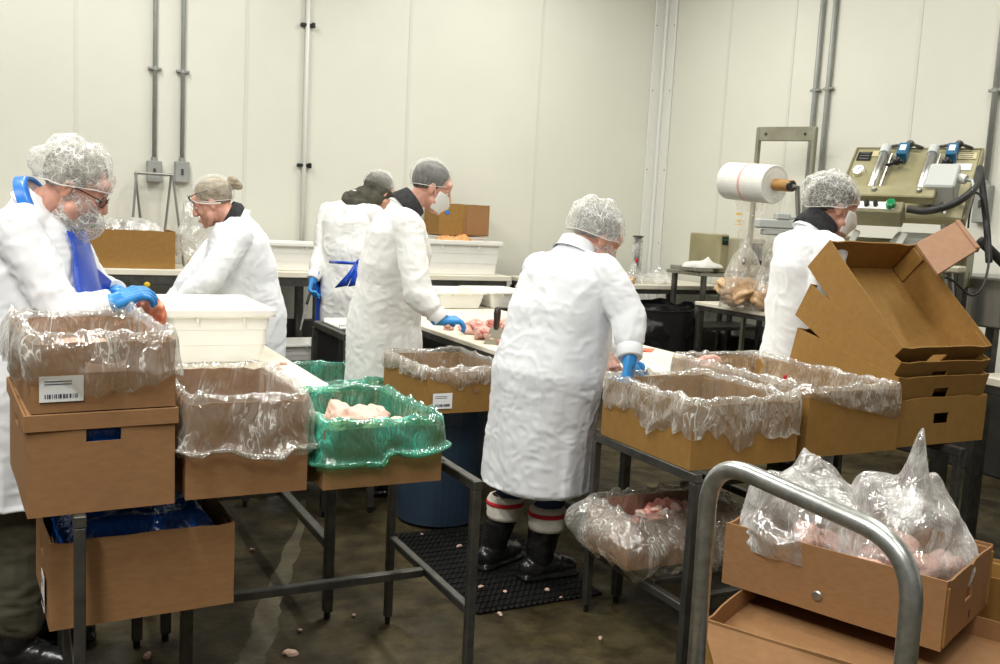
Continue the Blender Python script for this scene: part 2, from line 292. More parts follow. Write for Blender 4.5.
# ------------------------------------------------------------------ mesh builder
class MB:
    def __init__(s): s.v = []; s.f = []
    def add(s, vs, fs):
        o = len(s.v); s.v += [tuple(p) for p in vs]; s.f += [tuple(i+o for i in q) for q in fs]; return s
    def box(s, c, d, rot=None, bev=0.0):
        x, y, z = d[0]/2, d[1]/2, d[2]/2; c = Vector(c); R = rot if rot is not None else Matrix.Identity(3)
        b = min(bev, x*.9, y*.9, z*.9)
        if b <= 0:
            vs = [c + R @ Vector((sx*x, sy*y, sz*z)) for sx in (-1, 1) for sy in (-1, 1) for sz in (-1, 1)]
            return s.add(vs, [(0, 1, 3, 2), (4, 6, 7, 5), (0, 4, 5, 1), (2, 3, 7, 6), (0, 2, 6, 4), (1, 5, 7, 3)])
        # chamfered box: 24 vertices
        vs = []; idx = {}
        for sx in (-1, 1):
            for sy in (-1, 1):
                for sz in (-1, 1):
                    for a in range(3):
                        p = [sx*(x-b), sy*(y-b), sz*(z-b)]; p[a] = (sx*x, sy*y, sz*z)[a]
                        idx[(sx, sy, sz, a)] = len(vs); vs.append(c + R @ Vector(p))
        fs = []
        for a in range(3):
            o1, o2 = [(1, 2), (2, 0), (0, 1)][a]
            for sg in (-1, 1):
                q = []
                for (p1, p2) in ((-1, -1), (1, -1), (1, 1), (-1, 1)):
                    t = [0, 0, 0]; t[a] = sg; t[o1] = p1; t[o2] = p2; q.append(idx[(t[0], t[1], t[2], a)])
                fs.append(q if sg > 0 else q[::-1])
        for a in range(3):   # edges along axis a
            o1, o2 = [(1, 2), (2, 0), (0, 1)][a]
            for s1 in (-1, 1):
                for s2 in (-1, 1):
                    t0 = [0]*3; t0[a] = -1; t0[o1] = s1; t0[o2] = s2; t1 = list(t0); t1[a] = 1
                    q = [idx[(*t0, o1)], idx[(*t1, o1)], idx[(*t1, o2)], idx[(*t0, o2)]]
                    fs.append(q if s1*s2 < 0 else q[::-1])
        for sx in (-1, 1):
            for sy in (-1, 1):
                for sz in (-1, 1):
                    q = [idx[(sx, sy, sz, a)] for a in range(3)]
                    fs.append(q if sx*sy*sz > 0 else q[::-1])
        return s.add(vs, fs)
    def tube(s, pts, r, n=12, cap=True, close=False):
        pts = [Vector(p) for p in pts]; N = len(pts)
        rs = r if isinstance(r, (list, tuple)) else [r]*N
        vs = []; fs = []; up = None
        for i, p in enumerate(pts):
            if close: t = (pts[(i+1) % N]-pts[i-1]).normalized()
            else: t = (pts[min(i+1, N-1)]-pts[max(i-1, 0)]).normalized()
            if up is None:
                a = Vector((0, 0, 1)) if abs(t.z) < 0.9 else Vector((1, 0, 0)); up = (a - t*a.dot(t)).normalized()
            else: up = (up - t*up.dot(t)).normalized()
            sd = t.cross(up)
            for j in range(n):
                a = 2*math.pi*j/n; vs.append(p + (up*math.cos(a)+sd*math.sin(a))*rs[i])
        M_ = N if close else N-1
        for i in range(M_):
            for j in range(n):
                a, b = i*n+j, i*n+(j+1) % n; c, d = ((i+1) % N)*n+(j+1) % n, ((i+1) % N)*n+j
                fs.append((a, b, c, d))
        if cap and not close: fs += [tuple(range(n))[::-1], tuple((N-1)*n+j for j in range(n))]
        return s.add(vs, fs)
    def sqtube(s, a, b, w, h=None):
        """square bar from a to b"""
        a = Vector(a); b = Vector(b); t = (b-a); L = t.length; t.normalize()
        up = Vector((0, 0, 1)) if abs(t.z) < 0.9 else Vector((0, 1, 0))
        sd = t.cross(up).normalized(); up = sd.cross(t)
        R = Matrix((t, sd, up)).transposed()
        return s.box((a+b)/2, (L, w, h or w), R, bev=0.003)
    def cyl(s, a, b, r, n=16, r2=None): return s.tube([a, b], [r, r if r2 is None else r2], n)
    def lathe(s, prof, c=(0, 0, 0), n=24, sx=1, sy=1, cap=(True, True)):
        vs = []; fs = []
        for (r, z) in prof:
            for j in range(n):
                a = 2*math.pi*j/n; vs.append((c[0]+r*sx*math.cos(a), c[1]+r*sy*math.sin(a), c[2]+z))
        for i in range(len(prof)-1):
            for j in range(n): fs.append((i*n+j, i*n+(j+1) % n, (i+1)*n+(j+1) % n, (i+1)*n+j))
        if cap[0]: fs.append(tuple(range(n))[::-1])
        if cap[1]: fs.append(tuple((len(prof)-1)*n+j for j in range(n)))
        return s.add(vs, fs)
    def ell(s, c, r, rot=None, n=18, m=10):
        c = Vector(c); R = rot if rot is not None else Matrix.Identity(3)
        if isinstance(r, (int, float)): r = (r, r, r)
        vs = [c + R @ Vector((0, 0, r[2]))]; fs = []
        for i in range(1, m):
            t = math.pi*i/m
            for j in range(n):
                a = 2*math.pi*j/n
                vs.append(c + R @ Vector((r[0]*math.sin(t)*math.cos(a), r[1]*math.sin(t)*math.sin(a), r[2]*math.cos(t))))
        vs.append(c + R @ Vector((0, 0, -r[2]))); L = len(vs)-1
        for j in range(n):
            fs.append((0, 1+j, 1+(j+1) % n))
            for i in range(m-2): fs.append((1+i*n+j, 1+(i+1)*n+j, 1+(i+1)*n+(j+1) % n, 1+i*n+(j+1) % n))
            fs.append((L, 1+(m-2)*n+(j+1) % n, 1+(m-2)*n+j))
        return s.add(vs, fs)
    def cap(s, a, b, ra, rb=None, n=14):
        """capsule between two points with differing end radii"""
        rb = ra if rb is None else rb; a = Vector(a); b = Vector(b)
        if (b-a).length < 1e-5: return s.ell(a, ra, n=n, m=8)
        t = (b-a).normalized(); pts = []; rs = []
        for q in (-1, -.85, -.5, 0): pts.append(a+t*ra*q); rs.append(max(ra*math.sqrt(max(0, 1-q*q)), ra*0.05))
        for q in (0, .5, .85, 1): pts.append(b+t*rb*q); rs.append(max(rb*math.sqrt(max(0, 1-q*q)), rb*0.05))
        return s.tube(pts, rs, n)
    def loft(s, rings, cap=True):
        n = len(rings[0]); vs = [p for r in rings for p in r]; fs = []
        for i in range(len(rings)-1):
            for j in range(n): fs.append((i*n+j, i*n+(j+1) % n, (i+1)*n+(j+1) % n, (i+1)*n+j))
        if cap: fs += [tuple(range(n))[::-1], tuple((len(rings)-1)*n+j for j in range(n))]
        return s.add(vs, fs)
    def mesh(s, name):
        me = bpy.data.meshes.new(name); me.from_pydata([tuple(v) for v in s.v], [], s.f); me.validate(); return me
    def build(s, name, m, parent=None, smooth=False, loc=None, rz=0.0, auto=None):
        me = s.mesh(name)
        o = bpy.data.objects.new(name, me); COL.objects.link(o)
        if m: me.materials.append(m)
        if smooth: me.polygons.foreach_set('use_smooth', [True]*len(me.polygons))
        if parent: o.parent = parent
        if loc is not None: o.location = loc
        o.rotation_euler.z = rz
        return o

def tag(o, label=None, cat=None, group=None, kind=None):
    if label: o['label'] = label
    if cat: o['category'] = cat
    if group: o['group'] = group
    if kind: o['kind'] = kind
    return o

def empty(name, loc=(0, 0, 0), rz=0.0, label=None, cat=None, group=None):
    o = bpy.data.objects.new(name, None); COL.objects.link(o); o.location = loc; o.rotation_euler = (0, 0, rz)
    o.empty_display_size = 0.1
    return tag(o, label, cat, group)

def struct(name, mb, m, smooth=False):
    return tag(mb.build(name, m, smooth=smooth), kind='structure')

def fuse(mb, name, m, parent, voxel=0.006, smooth=3, disp=None, cut=None):
    """melt overlapping volumes into one continuous skin, then wrinkle it"""
    me = mb.mesh('tmp'); o = bpy.data.objects.new('tmp', me); COL.objects.link(o)
    r = o.modifiers.new('r', 'REMESH'); r.mode = 'VOXEL'; r.voxel_size = voxel
    if smooth:
        sm = o.modifiers.new('s', 'SMOOTH'); sm.iterations = smooth; sm.factor = 0.5
    dg = bpy.context.evaluated_depsgraph_get(); dg.update()
    me2 = bpy.data.meshes.new_from_object(o.evaluated_get(dg)); me2.name = name
    bpy.data.objects.remove(o); bpy.data.meshes.remove(me)
    n = len(me2.vertices)
    if disp and n:
        co = np.zeros(n*3); me2.vertices.foreach_get('co', co); co = co.reshape(-1, 3)
        no = np.zeros(n*3); me2.vertices.foreach_get('normal', no); no = no.reshape(-1, 3)
        co = disp(co, no)
        me2.vertices.foreach_set('co', co.ravel()); me2.update()
    me2.polygons.foreach_set('use_smooth', [True]*len(me2.polygons))
    me2.materials.clear(); me2.materials.append(m)
    ob = bpy.data.objects.new(name, me2); COL.objects.link(ob)
    if parent: ob.parent = parent
    return ob

def basis(fwd, up):
    f = Vector(fwd).normalized(); l = Vector(up).cross(f).normalized(); u = f.cross(l).normalized()
    return Matrix((f, l, u)).transposed()

# ------------------------------------------------------------------ setting
WX, WY = 6.0, 8.25          # right wall plane, back wall plane
LX, FY = -4.0, -2.5
struct('floor', MB().box(((LX+WX)/2, (FY+WY)/2, -0.05), (WX-LX+.4, WY-FY+.4, 0.1)), M['floor'])
struct('ceiling', MB().box(((LX+WX)/2, (FY+WY)/2, CEIL+0.05), (WX-LX+.4, WY-FY+.4, 0.1)), M['ceiling'])
struct('wall_back', MB().box(((LX+WX)/2, WY+.05, CEIL/2), (WX-LX+.2, .1, CEIL)), M['wall'])
struct('wall_right', MB().box((WX+.05, (FY+WY)/2, CEIL/2), (.1, WY-FY, CEIL)), M['wall'])
struct('wall_left', MB().box((LX-.05, (FY+WY)/2, CEIL/2), (.1, WY-FY, CEIL)), M['wall_far'])
struct('wall_front', MB().box(((LX+WX)/2, FY-.05, CEIL/2), (WX-LX+.2, .1, CEIL)), M['wall_far'])
struct('baseboard_back', MB().box(((LX+WX)/2, WY-.03, .3), (WX-LX, .06, .6), bev=.01), M['curb'])
struct('baseboard_right', MB().box((WX-.03, (FY+WY)/2, .3), (.06, WY-FY-.1, .6), bev=.01), M['curb'])
# panel joints and the riveted corner strips
ti = 0
for x in (0.45, 1.75, 3.2, 4.55):
    ti += 1; struct('trim_%d' % ti, MB().box((x, WY-.002, 2.6), (.03, .004, 4.0)), M['joint'])
for y in (7.25, 6.4, 5.1):
    ti += 1; struct('trim_%d' % ti, MB().box((WX-.002, y, 2.6), (.004, .03, 4.0)), M['joint'])
mb = MB().box((WX-.09, WY-.012, 2.6), (.14, .02, 4.0), bev=.004).box((WX-.012, WY-.10, 2.6), (.02, .16, 4.0), bev=.004).tube([(WX-.04, WY-.04, .6), (WX-.04, WY-.04, CEIL)], .02, 10)
ti += 1; struct('trim_%d' % ti, mb, M['trimw'])
mb = MB()
for z in (1.4, 2.15, 2.95, 3.6):
    mb.ell((WX-.14, WY-.024, z), (.008, .005, .008)); mb.ell((WX-.024, WY-.16, z), (.005, .008, .008))
ti += 1; struct('trim_%d' % ti, mb, M['conduit'])
# pale mortar repair running along the floor crack
random.seed(4)
def floor_pt(u, v):
    p = K(u, v, 1) - Vector((0, 0, CAM_H)); t = -CAM_H/p.z; return Vector((0, 0, CAM_H)) + p*t
mb = MB(); L_ = []; R_ = []
for i, (u, v, wd) in enumerate([(305, 500, .02), (300, 530, .03), (288, 560, .04), (276, 590, .05), (266, 615, .055), (262, 640, .055), (250, 664, .055), (238, 700, .05)]):
    p = floor_pt(u, v); L_.append((p.x-wd, p.y, .001)); R_.append((p.x+wd, p.y+.01, .001))
L2 = []; R2 = []
for i in range(len(L_)-1):
    for t in (0, .25, .5, .75):
        j = random.uniform(-.012, .012); L2.append([L_[i][k]*(1-t)+L_[i+1][k]*t for k in range(3)]); L2[-1][0] += j
        j = random.uniform(-.012, .012); R2.append([R_[i][k]*(1-t)+R_[i+1][k]*t for k in range(3)]); R2[-1][0] += j
n = len(L2)
mb.add(L2+R2, [(i, i+1, n+i+1, n+i) for i in range(n-1)])
ti += 1; struct('trim_%d' % ti, mb, M['patch'])

# ------------------------------------------------------------------ steel frames and tables
def frame_table(name, label, cat, x0, x1, y0, y1, z, mtl, lower=None, top=None, topm=None, t=.04, front=True, legs=None, topname='table_top'):
    """frame of square bars: rails under a top at z, legs, optional lower side rails and stretcher"""
    r = empty(name, ((x0+x1)/2, (y0+y1)/2, 0), 0, label, cat)
    X0, X1, Y0, Y1 = x0-r.location.x, x1-r.location.x, y0-r.location.y, y1-r.location.y
    zt = z-(top or 0)
    m = MB(); h = t/2
    fy_ = Y0+h if front else Y0+.26
    for a, b in (((X0+h, fy_), (X1-h, fy_)), ((X0+h, Y1-h), (X1-h, Y1-h)), ((X0+h, Y0+(t if front else 0)), (X0+h, Y1-t)), ((X1-h, Y0+(t if front else 0)), (X1-h, Y1-t))):
        m.sqtube((a[0], a[1], zt-h), (b[0], b[1], zt-h), t, t)
    m.build('top_frame', mtl, r)
    for (lx, ly) in (legs or ((X0+h, Y0+h), (X1-h, Y0+h), (X0+h, Y1-h), (X1-h, Y1-h))):
        l = MB().sqtube((lx, ly, 0.03), (lx, ly, zt-t), t*.9, t*.9); lg = l.build('leg', mtl, r)
        MB().cyl((lx, ly, 0), (lx, ly, .035), t*.32).build('leg_foot', M['blackp'], lg)
    if lower is not None:
        for sx in (X0+h, X1-h):
            MB().sqtube((sx, Y0+t, lower), (sx, Y1-t, lower), t*.9, t*.9).build('side_rail', mtl, r)
        MB().sqtube((X0+t, 0, lower), (X1-t, 0, lower), t*.9, t*.9).build('stretcher', mtl, r)
    if top: MB().box((0, 0, z-top/2), (x1-x0+.02, y1-y0+.02, top), bev=.004).build(topname, topm, r)
    return r

# front left open rack (carries the lined cartons)
frame_table('packing_rack', 'open dark steel rack with bare end frame carrying the cartons at front left', 'rack', 0.13, 1.30, 2.58, 3.33, .775, M['dsteel'], t=.032, lower=.345, front=False)
# front right rack
r = frame_table('packing_rack', 'dark steel rack with a lower shelf carrying the cartons at front right', 'rack', 2.07, 3.46, 2.50, 3.16, .755, M['dsteel'], t=.034, lower=None, front=False)
m = MB()
for y in (-.28, -.1, .1, .28): m.sqtube((-.67, y, .285), (.67, y, .285), .03, .02)
m.sqtube((-.67, -.3, .26), (-.67, .3, .26), .03); m.sqtube((.67, -.3, .26), (.67, .3, .26), .03)
m.build('lower_shelf', M['dsteel'], r)
for z_ in (.5,): MB().sqtube((-.24, .30, z_), (.67, .30, z_), .03).build('back_rail', M['dsteel'], r)

# cutting table with cream board, centre
frame_table('cutting_table', 'long cream-topped cutting table in the middle with raw chicken piled on it', 'table', 2.24, 3.23, 3.16, 7.05, .90, M['dsteel'], top=.028, topm=M['board'], topname='cutting_board', lower=.3)
# cutting table at left, between the first two workers
t_ = frame_table('cutting_table', 'cream-topped cutting table under the large empty white tote at left', 'table', .36, 1.10, 3.42, 4.95, .90, M['dsteel'], top=.028, topm=M['board'], topname='cutting_board', lower=.3)
# back wall tables
r = frame_table('back_table', 'cream-topped steel table along the back wall at left holding carton and tote', 'table', -1.2, 2.25, 7.55, 8.18, 1.06, M['dsteel'], top=.045, topm=M['board'], t=.07, topname='table_top')
MB().box((0, 0, .30), (3.3, .55, .025), bev=.004).build('lower_shelf', M['dsteel'], r)
p = K(147, 285, 1)-Vector((0, 0, CAM_H)); q = Vector((0, 0, CAM_H))+p*(7.545/p.y)
MB().lathe([(.022, -.004), (.024, 0), (.012, .012)], n=14).build('yellow_knob', pmat('yellow_knob', (.75, .5, .02), rough=.4), r, loc=(q.x-r.location.x, q.y-r.location.y, q.z)).rotation_euler.x = rad(90)
frame_table('back_table', 'small cream-topped steel table against the back wall under the tote of orange trimmings', 'table', 2.75, 3.97, 7.55, 8.18, 1.06, M['dsteel'], top=.045, topm=M['board'], t=.06)
# narrow rack between the two middle workers
r = frame_table('side_rack', 'small dark steel rack standing between the blue-aproned worker and his neighbour', 'rack', 1.72, 2.14, 5.30, 6.0, .86, M['dsteel'])
MB().box((-.02, .05, .868), (.30, .35, .015), bev=.004).box((-.02, -.11, .882), (.3, .012, .02)).box((-.02, .22, .882), (.3, .012, .02)).build('tray_on_rails', M['tote'], r)
MB().box((0, 0, .43), (.38, .66, .02)).build('lower_shelf', M['dsteel'], r)
MB().box((0, .1, .64), (.36, .5, .36), bev=.01).build('dark_block', M['blackp'], r)  # plain black block filling the rack below its top
r = frame_table('low_stand', 'low dark steel stand holding the far green-lined carton', 'stand', 1.40, 1.69, 4.62, 5.3, .46, M['dsteel'])
MB().box((0, 0, .465), (.31, .68, .012)).build('deck', M['dsteel'], r)
# white film table in the far right corner
frame_table('film_table', 'cream-topped table in the far corner holding the film roll above black bin bags', 'table', 4.10, 5.93, 6.95, 7.8, 1.05, M['dsteel'], top=.04, topm=M['board'])
# bagging table
r = frame_table('bagging_table', 'pale-topped steel table under the clear bags of marinated chicken', 'table', 5.02, 5.93, 5.35, 6.22, .98, M['dsteel'], top=.03, topm=M['board'])
MB().box((0, 0, .42), (.8, .75, .02)).build('lower_shelf', M['dsteel'], r)

# ------------------------------------------------------------------ cartons
def wall_panel(mb, O, U, V, L, H, th, N, holes=(), notch=0.0, tabs=(), nu=10, nv=6, bow=0.0, seed=0):
    """cardboard wall: origin O, unit axes U (length) and V (height), outward normal N"""
    us = sorted(set([i*L/nu for i in range(nu+1)] + [h for q in holes for h in (q[0], q[1])]))
    vs_ = sorted(set([i*H/nv for i in range(nv+1)] + [h for q in holes for h in (q[2], q[3])]))
    def P(i, j, k):
        u, v = us[i], vs_[j]
        b = bow*math.sin(math.pi*u/L)*(v/H)**1.5 + .0010*math.sin(u*17+seed)*math.sin(v*13+seed)
        dz = 0
        if j == len(vs_)-1: dz = .0015*math.sin(u*90+seed) - notch*(1 if any(a < u < b2 for a, b2 in tabs) else 0)
        return O + U*u + V*(v+dz) + N*(b - th*k)
    nU, nV = len(us), len(vs_); idx = {}; vs = []; fs = []
    def g(i, j, k):
        if (i, j, k) not in idx: idx[(i, j, k)] = len(vs); vs.append(P(i, j, k))
        return idx[(i, j, k)]
    def on(i, j):
        if i < 0 or j < 0 or i >= nU-1 or j >= nV-1: return False
        cu, cv = (us[i]+us[i+1])/2, (vs_[j]+vs_[j+1])/2
        return not any(q[0] < cu < q[1] and q[2] < cv < q[3] for q in holes)
    for i in range(nU-1):
        for j in range(nV-1):
            if not on(i, j): continue
            a, b, c, d = (i, j), (i+1, j), (i+1, j+1), (i, j+1)
            fs.append([g(*a, 0), g(*b, 0), g(*c, 0), g(*d, 0)]); fs.append([g(*d, 1), g(*c, 1), g(*b, 1), g(*a, 1)])
            for (p, q_, ni, nj) in ((a, b, i, j-1), (b, c, i+1, j), (c, d, i, j+1), (d, a, i-1, j)):
                if not on(ni, nj): fs.append([g(*q_, 0), g(*p, 0), g(*p, 1), g(*q_, 1)])
    mb.add(vs, fs)

def carton(loc, w_, d_, h_, rz, label, m=None, holes=('left', 'right'), hole_z=None, tilt=0.0, group=None, th=.006, bow=.004, seed=1, hw=.10, hh=.035, name='cardboard_carton', flaps=None):
    """open carton, origin at the middle of its floor; w_ along x, d_ along y"""
    m = m or M['card']
    r = empty(name, loc, rz, label, 'box', group); r.rotation_euler.x = tilt
    X, Y, Zv = Vector((1, 0, 0)), Vector((0, 1, 0)), Vector((0, 0, 1))
    hz = hole_z if hole_z is not None else h_*.62
    def hl(L, on): return [(L/2-hw/2, L/2+hw/2, hz-hh/2, hz+hh/2)] if on else []
    b = MB()
    tb = lambda L: [(0, L*.12), (L*.45, L*.5), (L*.88, L)]
    wall_panel(b, Vector((-w_/2, -d_/2, 0)), X, Zv, w_, h_, th, -Y, hl(w_, 'front' in holes), .006, tb(w_), bow=bow, seed=seed)
    wall_panel(b, Vector((w_/2, d_/2, 0)), -X, Zv, w_, h_, th, Y, hl(w_, 'back' in holes), .006, tb(w_), bow=bow, seed=seed+1)
    wall_panel(b, Vector((-w_/2, d_/2, 0)), -Y, Zv, d_, h_, th, -X, hl(d_, 'left' in holes), .0, [], bow=bow, seed=seed+2)
    wall_panel(b, Vector((w_/2, -d_/2, 0)), Y, Zv, d_, h_, th, X, hl(d_, 'right' in holes), .0, [], bow=bow, seed=seed+3)
    b.build('carton_walls', m, r)
    MB().box((0, 0, th/2), (w_-.002, d_-.002, th)).build('carton_floor', m, r)
    # folded-in corner tabs give the doubled rim the photo shows at the short ends
    for sx in (-1, 1):
        for sy in (-1, 1): MB().box((sx*(w_/2-.012), sy*(d_/2-.05), h_/2+.0), (.008, .08, h_-.02), bev=.002).build('corner_tab', m, r)
    return r

def barcode(parent, c, w_, h_, face='front', seed=0, name='barcode_label'):
    """paper label with bars; c = centre, lies on a face whose outward normal is -y ('front') or -x ('left')"""
    random.seed(seed); b = MB(); k = MB()
    def bx(mb, u, v, du, dv, out, dep):
        if face == 'front': mb.box((c[0]+u, c[1]-out, c[2]+v), (du, dep, dv))
        else: mb.box((c[0]-out, c[1]-u, c[2]+v), (dep, du, dv))
    bx(b, 0, 0, w_, h_, .0012, .0012)
    x = -w_*.38
    while x < w_*.38:
        t = random.choice((.0012, .002, .003, .004)); bx(k, x+t/2, -h_*.28, t, h_*.16, .0024, .0012); x += t+random.choice((.0015, .002, .0035))
    for i in range(2): bx(k, -w_*.08, h_*(.30-.11*i), w_*.62, .0018, .0024, .0012)
    l = b.build(name, M['label'], parent); l['label'] = 'white paper label'
    k.build('printed_bars', M['ink'], l)
    return l

# ------------------------------------------------------------------ crumpled film liners
def liner(loc, w_, d_, h_, rz, label, m, depth=None, skirt=.10, seed=0, amp=.016, gather=False, bulge=.02, group=None, z0=None, skirt_fn=None, tilt=0.0, slump=0.0, NU=260, name='plastic_liner', rim_amp=.018):
    """film bag lining a carton (floor centre at loc) and folded out over its rim"""
    depth = depth or h_*.8
    NV = 44; rc = .035
    def perim(off, n):
        a, b = w_/2+off, d_/2+off; r_ = max(rc+off, .012)
        segs = [('l', -a+r_, a-r_), ('c', 0), ('l', -b+r_, b-r_), ('c', 1), ('l', 0, 0), ('c', 2), ('l', 0, 0), ('c', 3)]
        L = [2*(a-r_), math.pi/2*r_, 2*(b-r_), math.pi/2*r_]*2; tot = sum(L); out = []
        for i in range(n):
            s = tot*i/n; k = 0
            while s > L[k]: s -= L[k]; k += 1
            t = s/L[k]
            if k == 0: p = (-a+r_+s, -b); nn_ = (0, -1)
            elif k == 1: th = -math.pi/2+t*math.pi/2; p = (a-r_+r_*math.cos(th), -b+r_+r_*math.sin(th)); nn_ = (math.cos(th), math.sin(th))
            elif k == 2: p = (a, -b+r_+s); nn_ = (1, 0)
            elif k == 3: th = t*math.pi/2; p = (a-r_+r_*math.cos(th), b-r_+r_*math.sin(th)); nn_ = (math.cos(th), math.sin(th))
            elif k == 4: p = (a-r_-s, b); nn_ = (0, 1)
            elif k == 5: th = math.pi/2+t*math.pi/2; p = (-a+r_+r_*math.cos(th), b-r_+r_*math.sin(th)); nn_ = (math.cos(th), math.sin(th))
            elif k == 6: p = (-a, b-r_-s); nn_ = (-1, 0)
            else: th = math.pi+t*math.pi/2; p = (-a+r_+r_*math.cos(th), -b+r_+r_*math.sin(th)); nn_ = (math.cos(th), math.sin(th))
            out.append((p, nn_))
        return out
    base = perim(0, NU)
    U = np.array([[p[0], p[1]] for p, _ in base]); Nn = np.array([q for _, q in base])
    ang = np.arange(NU)/NU*2*math.pi
    c1 = np.stack([np.cos(ang)*1.7, np.sin(ang)*1.7, np.full(NU, seed*3.1)], 1)
    n_lo = vnoise(c1*1.6, seed); n_hi = vnoise(c1*6, seed+1)
    sk = skirt*(1+(.12*n_lo+.05*n_hi if gather else .40*n_lo+.18*n_hi))
    if skirt_fn: sk = np.array([skirt_fn(U[i][0], U[i][1], sk[i]) for i in range(NU)])
    pts = np.zeros((NV, NU, 3))
    for j in range(NV):
        t = j/(NV-1)
        if t < .42:                                   # inside, floor to rim
            s = t/.42; z = h_-depth*(1-s)
            off = -.018 - slump*math.sin(math.pi*s)
            o_ = np.full(NU, off); zz = np.full(NU, z)
        elif t < .5:                                  # over the rim
            s = (t-.42)/.08; a_ = math.pi*(1-s)
            o_ = np.full(NU, -.003+.014*math.cos(a_)); zz = h_+.006+.014*math.sin(a_)+rim_amp*np.maximum(0, n_hi)*math.sin(a_)
        else:                                         # hanging outside
            s = (t-.5)/.5
            prof = bulge*math.sin(math.pi*min(1, s*1.02))**.7
            o_ = .011+prof*(1+.8*n_lo); zz = h_+.004-sk*s
            if gather: o_ = o_ + .012*np.exp(-((s-.86)/.07)**2)
        pts[j, :, 0] = U[:, 0]+Nn[:, 0]*o_; pts[j, :, 1] = U[:, 1]+Nn[:, 1]*o_; pts[j, :, 2] = zz
    P = pts.reshape(-1, 3); N3 = np.zeros_like(P); N3[:, :2] = np.tile(Nn, (NV, 1))
    tt = np.repeat(np.arange(NV)/(NV-1), NU)
    out = np.clip((tt-.42)/.1, 0, 1)
    Q = P+.04*np.stack([vnoise(P*9, seed+21), vnoise(P*9, seed+22), vnoise(P*9, seed+23)], 1)
    crump = (cells(Q*np.array([8, 8, 12]), seed)-.45)*1.5 + (cells(Q*17, seed+3)-.45)*.45
    fold = vnoise(np.stack([P[:, 0]*26, P[:, 1]*26, P[:, 2]*5], 1), seed+5)
    ss = np.clip((tt-.5)/.5, 0, 1)
    A = amp*np.where(tt < .42, .35, .30+.75*ss**2.2)
    P2 = P + N3*((A*(crump*.9+fold*.5)).clip(-.012, 1)*(1))[:, None]
    P2[:, 2] += amp*.4*vnoise(P*16, seed+9)*np.where(tt > .4, 1, .3)
    ins = tt < .44
    # the inside stays inside the walls
    P2[ins, 0] = np.clip(P2[ins, 0], -w_/2+.008, w_/2-.008); P2[ins, 1] = np.clip(P2[ins, 1], -d_/2+.008, d_/2-.008)
    fs = []
    for j in range(NV-1):
        for i in range(NU):
            i2 = (i+1) % NU; fs.append((j*NU+i, j*NU+i2, (j+1)*NU+i2, (j+1)*NU+i))
    # crumpled floor sheet of the bag
    o = len(P2); c = np.array([[0, 0, h_-depth]])
    allp = list(P2)+list(c)
    for i in range(NU): fs.append((o, (i+1) % NU, i))
    b = MB(); b.add(allp, fs)
    ob = b.build(name, m, None, smooth=True, loc=loc, rz=rz); ob.rotation_euler.x = tilt
    if gather:      # the bunched lower hem, a soft rope of folded film
        hp = [P2[int(NV*.93)*NU+i] + N3[i]*.006 for i in range(0, NU, 2)]
        rr = [.010+.006*n_hi[i]+.004*n_lo[i] for i in range(0, NU, 2)]
        MB().tube([tuple(p) for p in hp], [max(.003, q*.7) for q in rr], 9, close=True).build('gathered_hem', m, ob, smooth=True)
    return tag(ob, label, 'plastic liner', group)

# ------------------------------------------------------------------ meat pieces
def piece_mesh(seed, r, sx=1.0, sy=.7, sz=.5, name='raw_chicken_piece'):
    b = MB().ell((0, 0, 0), (1, 1, 1), n=30, m=18); P = np.array(b.v)
    n = vnoise(P*1.6, seed)*.42 + vnoise(P*3.6, seed+1)*.2 + (cells(P*2.2, seed+2)-.5)*.25
    P = P*(1+n)[:, None]*np.array([sx, sy, sz])*r
    me = bpy.data.meshes.new(name); me.from_pydata([tuple(p) for p in P], [], b.f)
    me.polygons.foreach_set('use_smooth', [True]*len(me.polygons))
    return me
PIECES = {}
def pieces_of(m, name='raw_chicken_piece'):
    key = (m.name, name)
    if key not in PIECES:
        L = []
        for i in range(6):
            me = piece_mesh(11+i*5, 1.0, 1.0+.25*(i % 2), .68+.1*(i % 3), .5+.08*(i % 2), name); me.materials.append(m); L.append(me)
        PIECES[key] = L
    return PIECES[key]
def piece(loc, r, m, label, group, name='raw_chicken_piece', cat='raw chicken', seed=None):
    me = random.choice(pieces_of(m, name))
    o = bpy.data.objects.new(name, me); COL.objects.link(o); o.location = loc
    s = r*random.uniform(.8, 1.2); o.scale = (s, s*random.uniform(.85, 1.1), s*random.uniform(.85, 1.1))
    o.rotation_euler = (random.uniform(-.5, .5), random.uniform(-.5, .5), random.uniform(0, 6.28))
    return tag(o, label, cat, group)

def mound(loc, a, b_, h_, m, name, label, cat, seed=0, nseg=120, f=22, amp=.02, kind='stuff', rz=0):
    """a heap of small pieces nobody could count"""
    rr = 34; P = []; fs = []
    for i in range(rr+1):
        s = i/rr
        for j in range(nseg):
            t = 2*math.pi*j/nseg; P.append((a*s*math.cos(t), b_*s*math.sin(t), h_*(1-s**2.2)))
    P = np.array(P); n = .5-cells(P*f, seed); n2 = vnoise(P*f*.35, seed+4)
    P[:, 2] += amp*n*1.6+amp*n2*1.3; P[:, 0] += amp*.4*vnoise(P*f, seed+2); P[:, 1] += amp*.4*vnoise(P*f, seed+3)
    for i in range(rr):
        for j in range(nseg): fs.append((i*nseg+j, (i+1)*nseg+j, (i+1)*nseg+(j+1) % nseg, i*nseg+(j+1) % nseg))
    o = MB().add(P, fs).build(name, m, None, smooth=True, loc=loc, rz=rz)
    return tag(o, label, cat, kind=kind)

# ---- rack at front left: stack of two cartons, two lined cartons, one below
Z_A = .776
c1 = carton((.185, 2.89, Z_A), .36, .56, .262, rad(4), 'closed-up kraft carton with dark handle slot, under the labelled carton at far left', holes=('front', 'left'), hole_z=.205, hw=.085, hh=.033, seed=2)
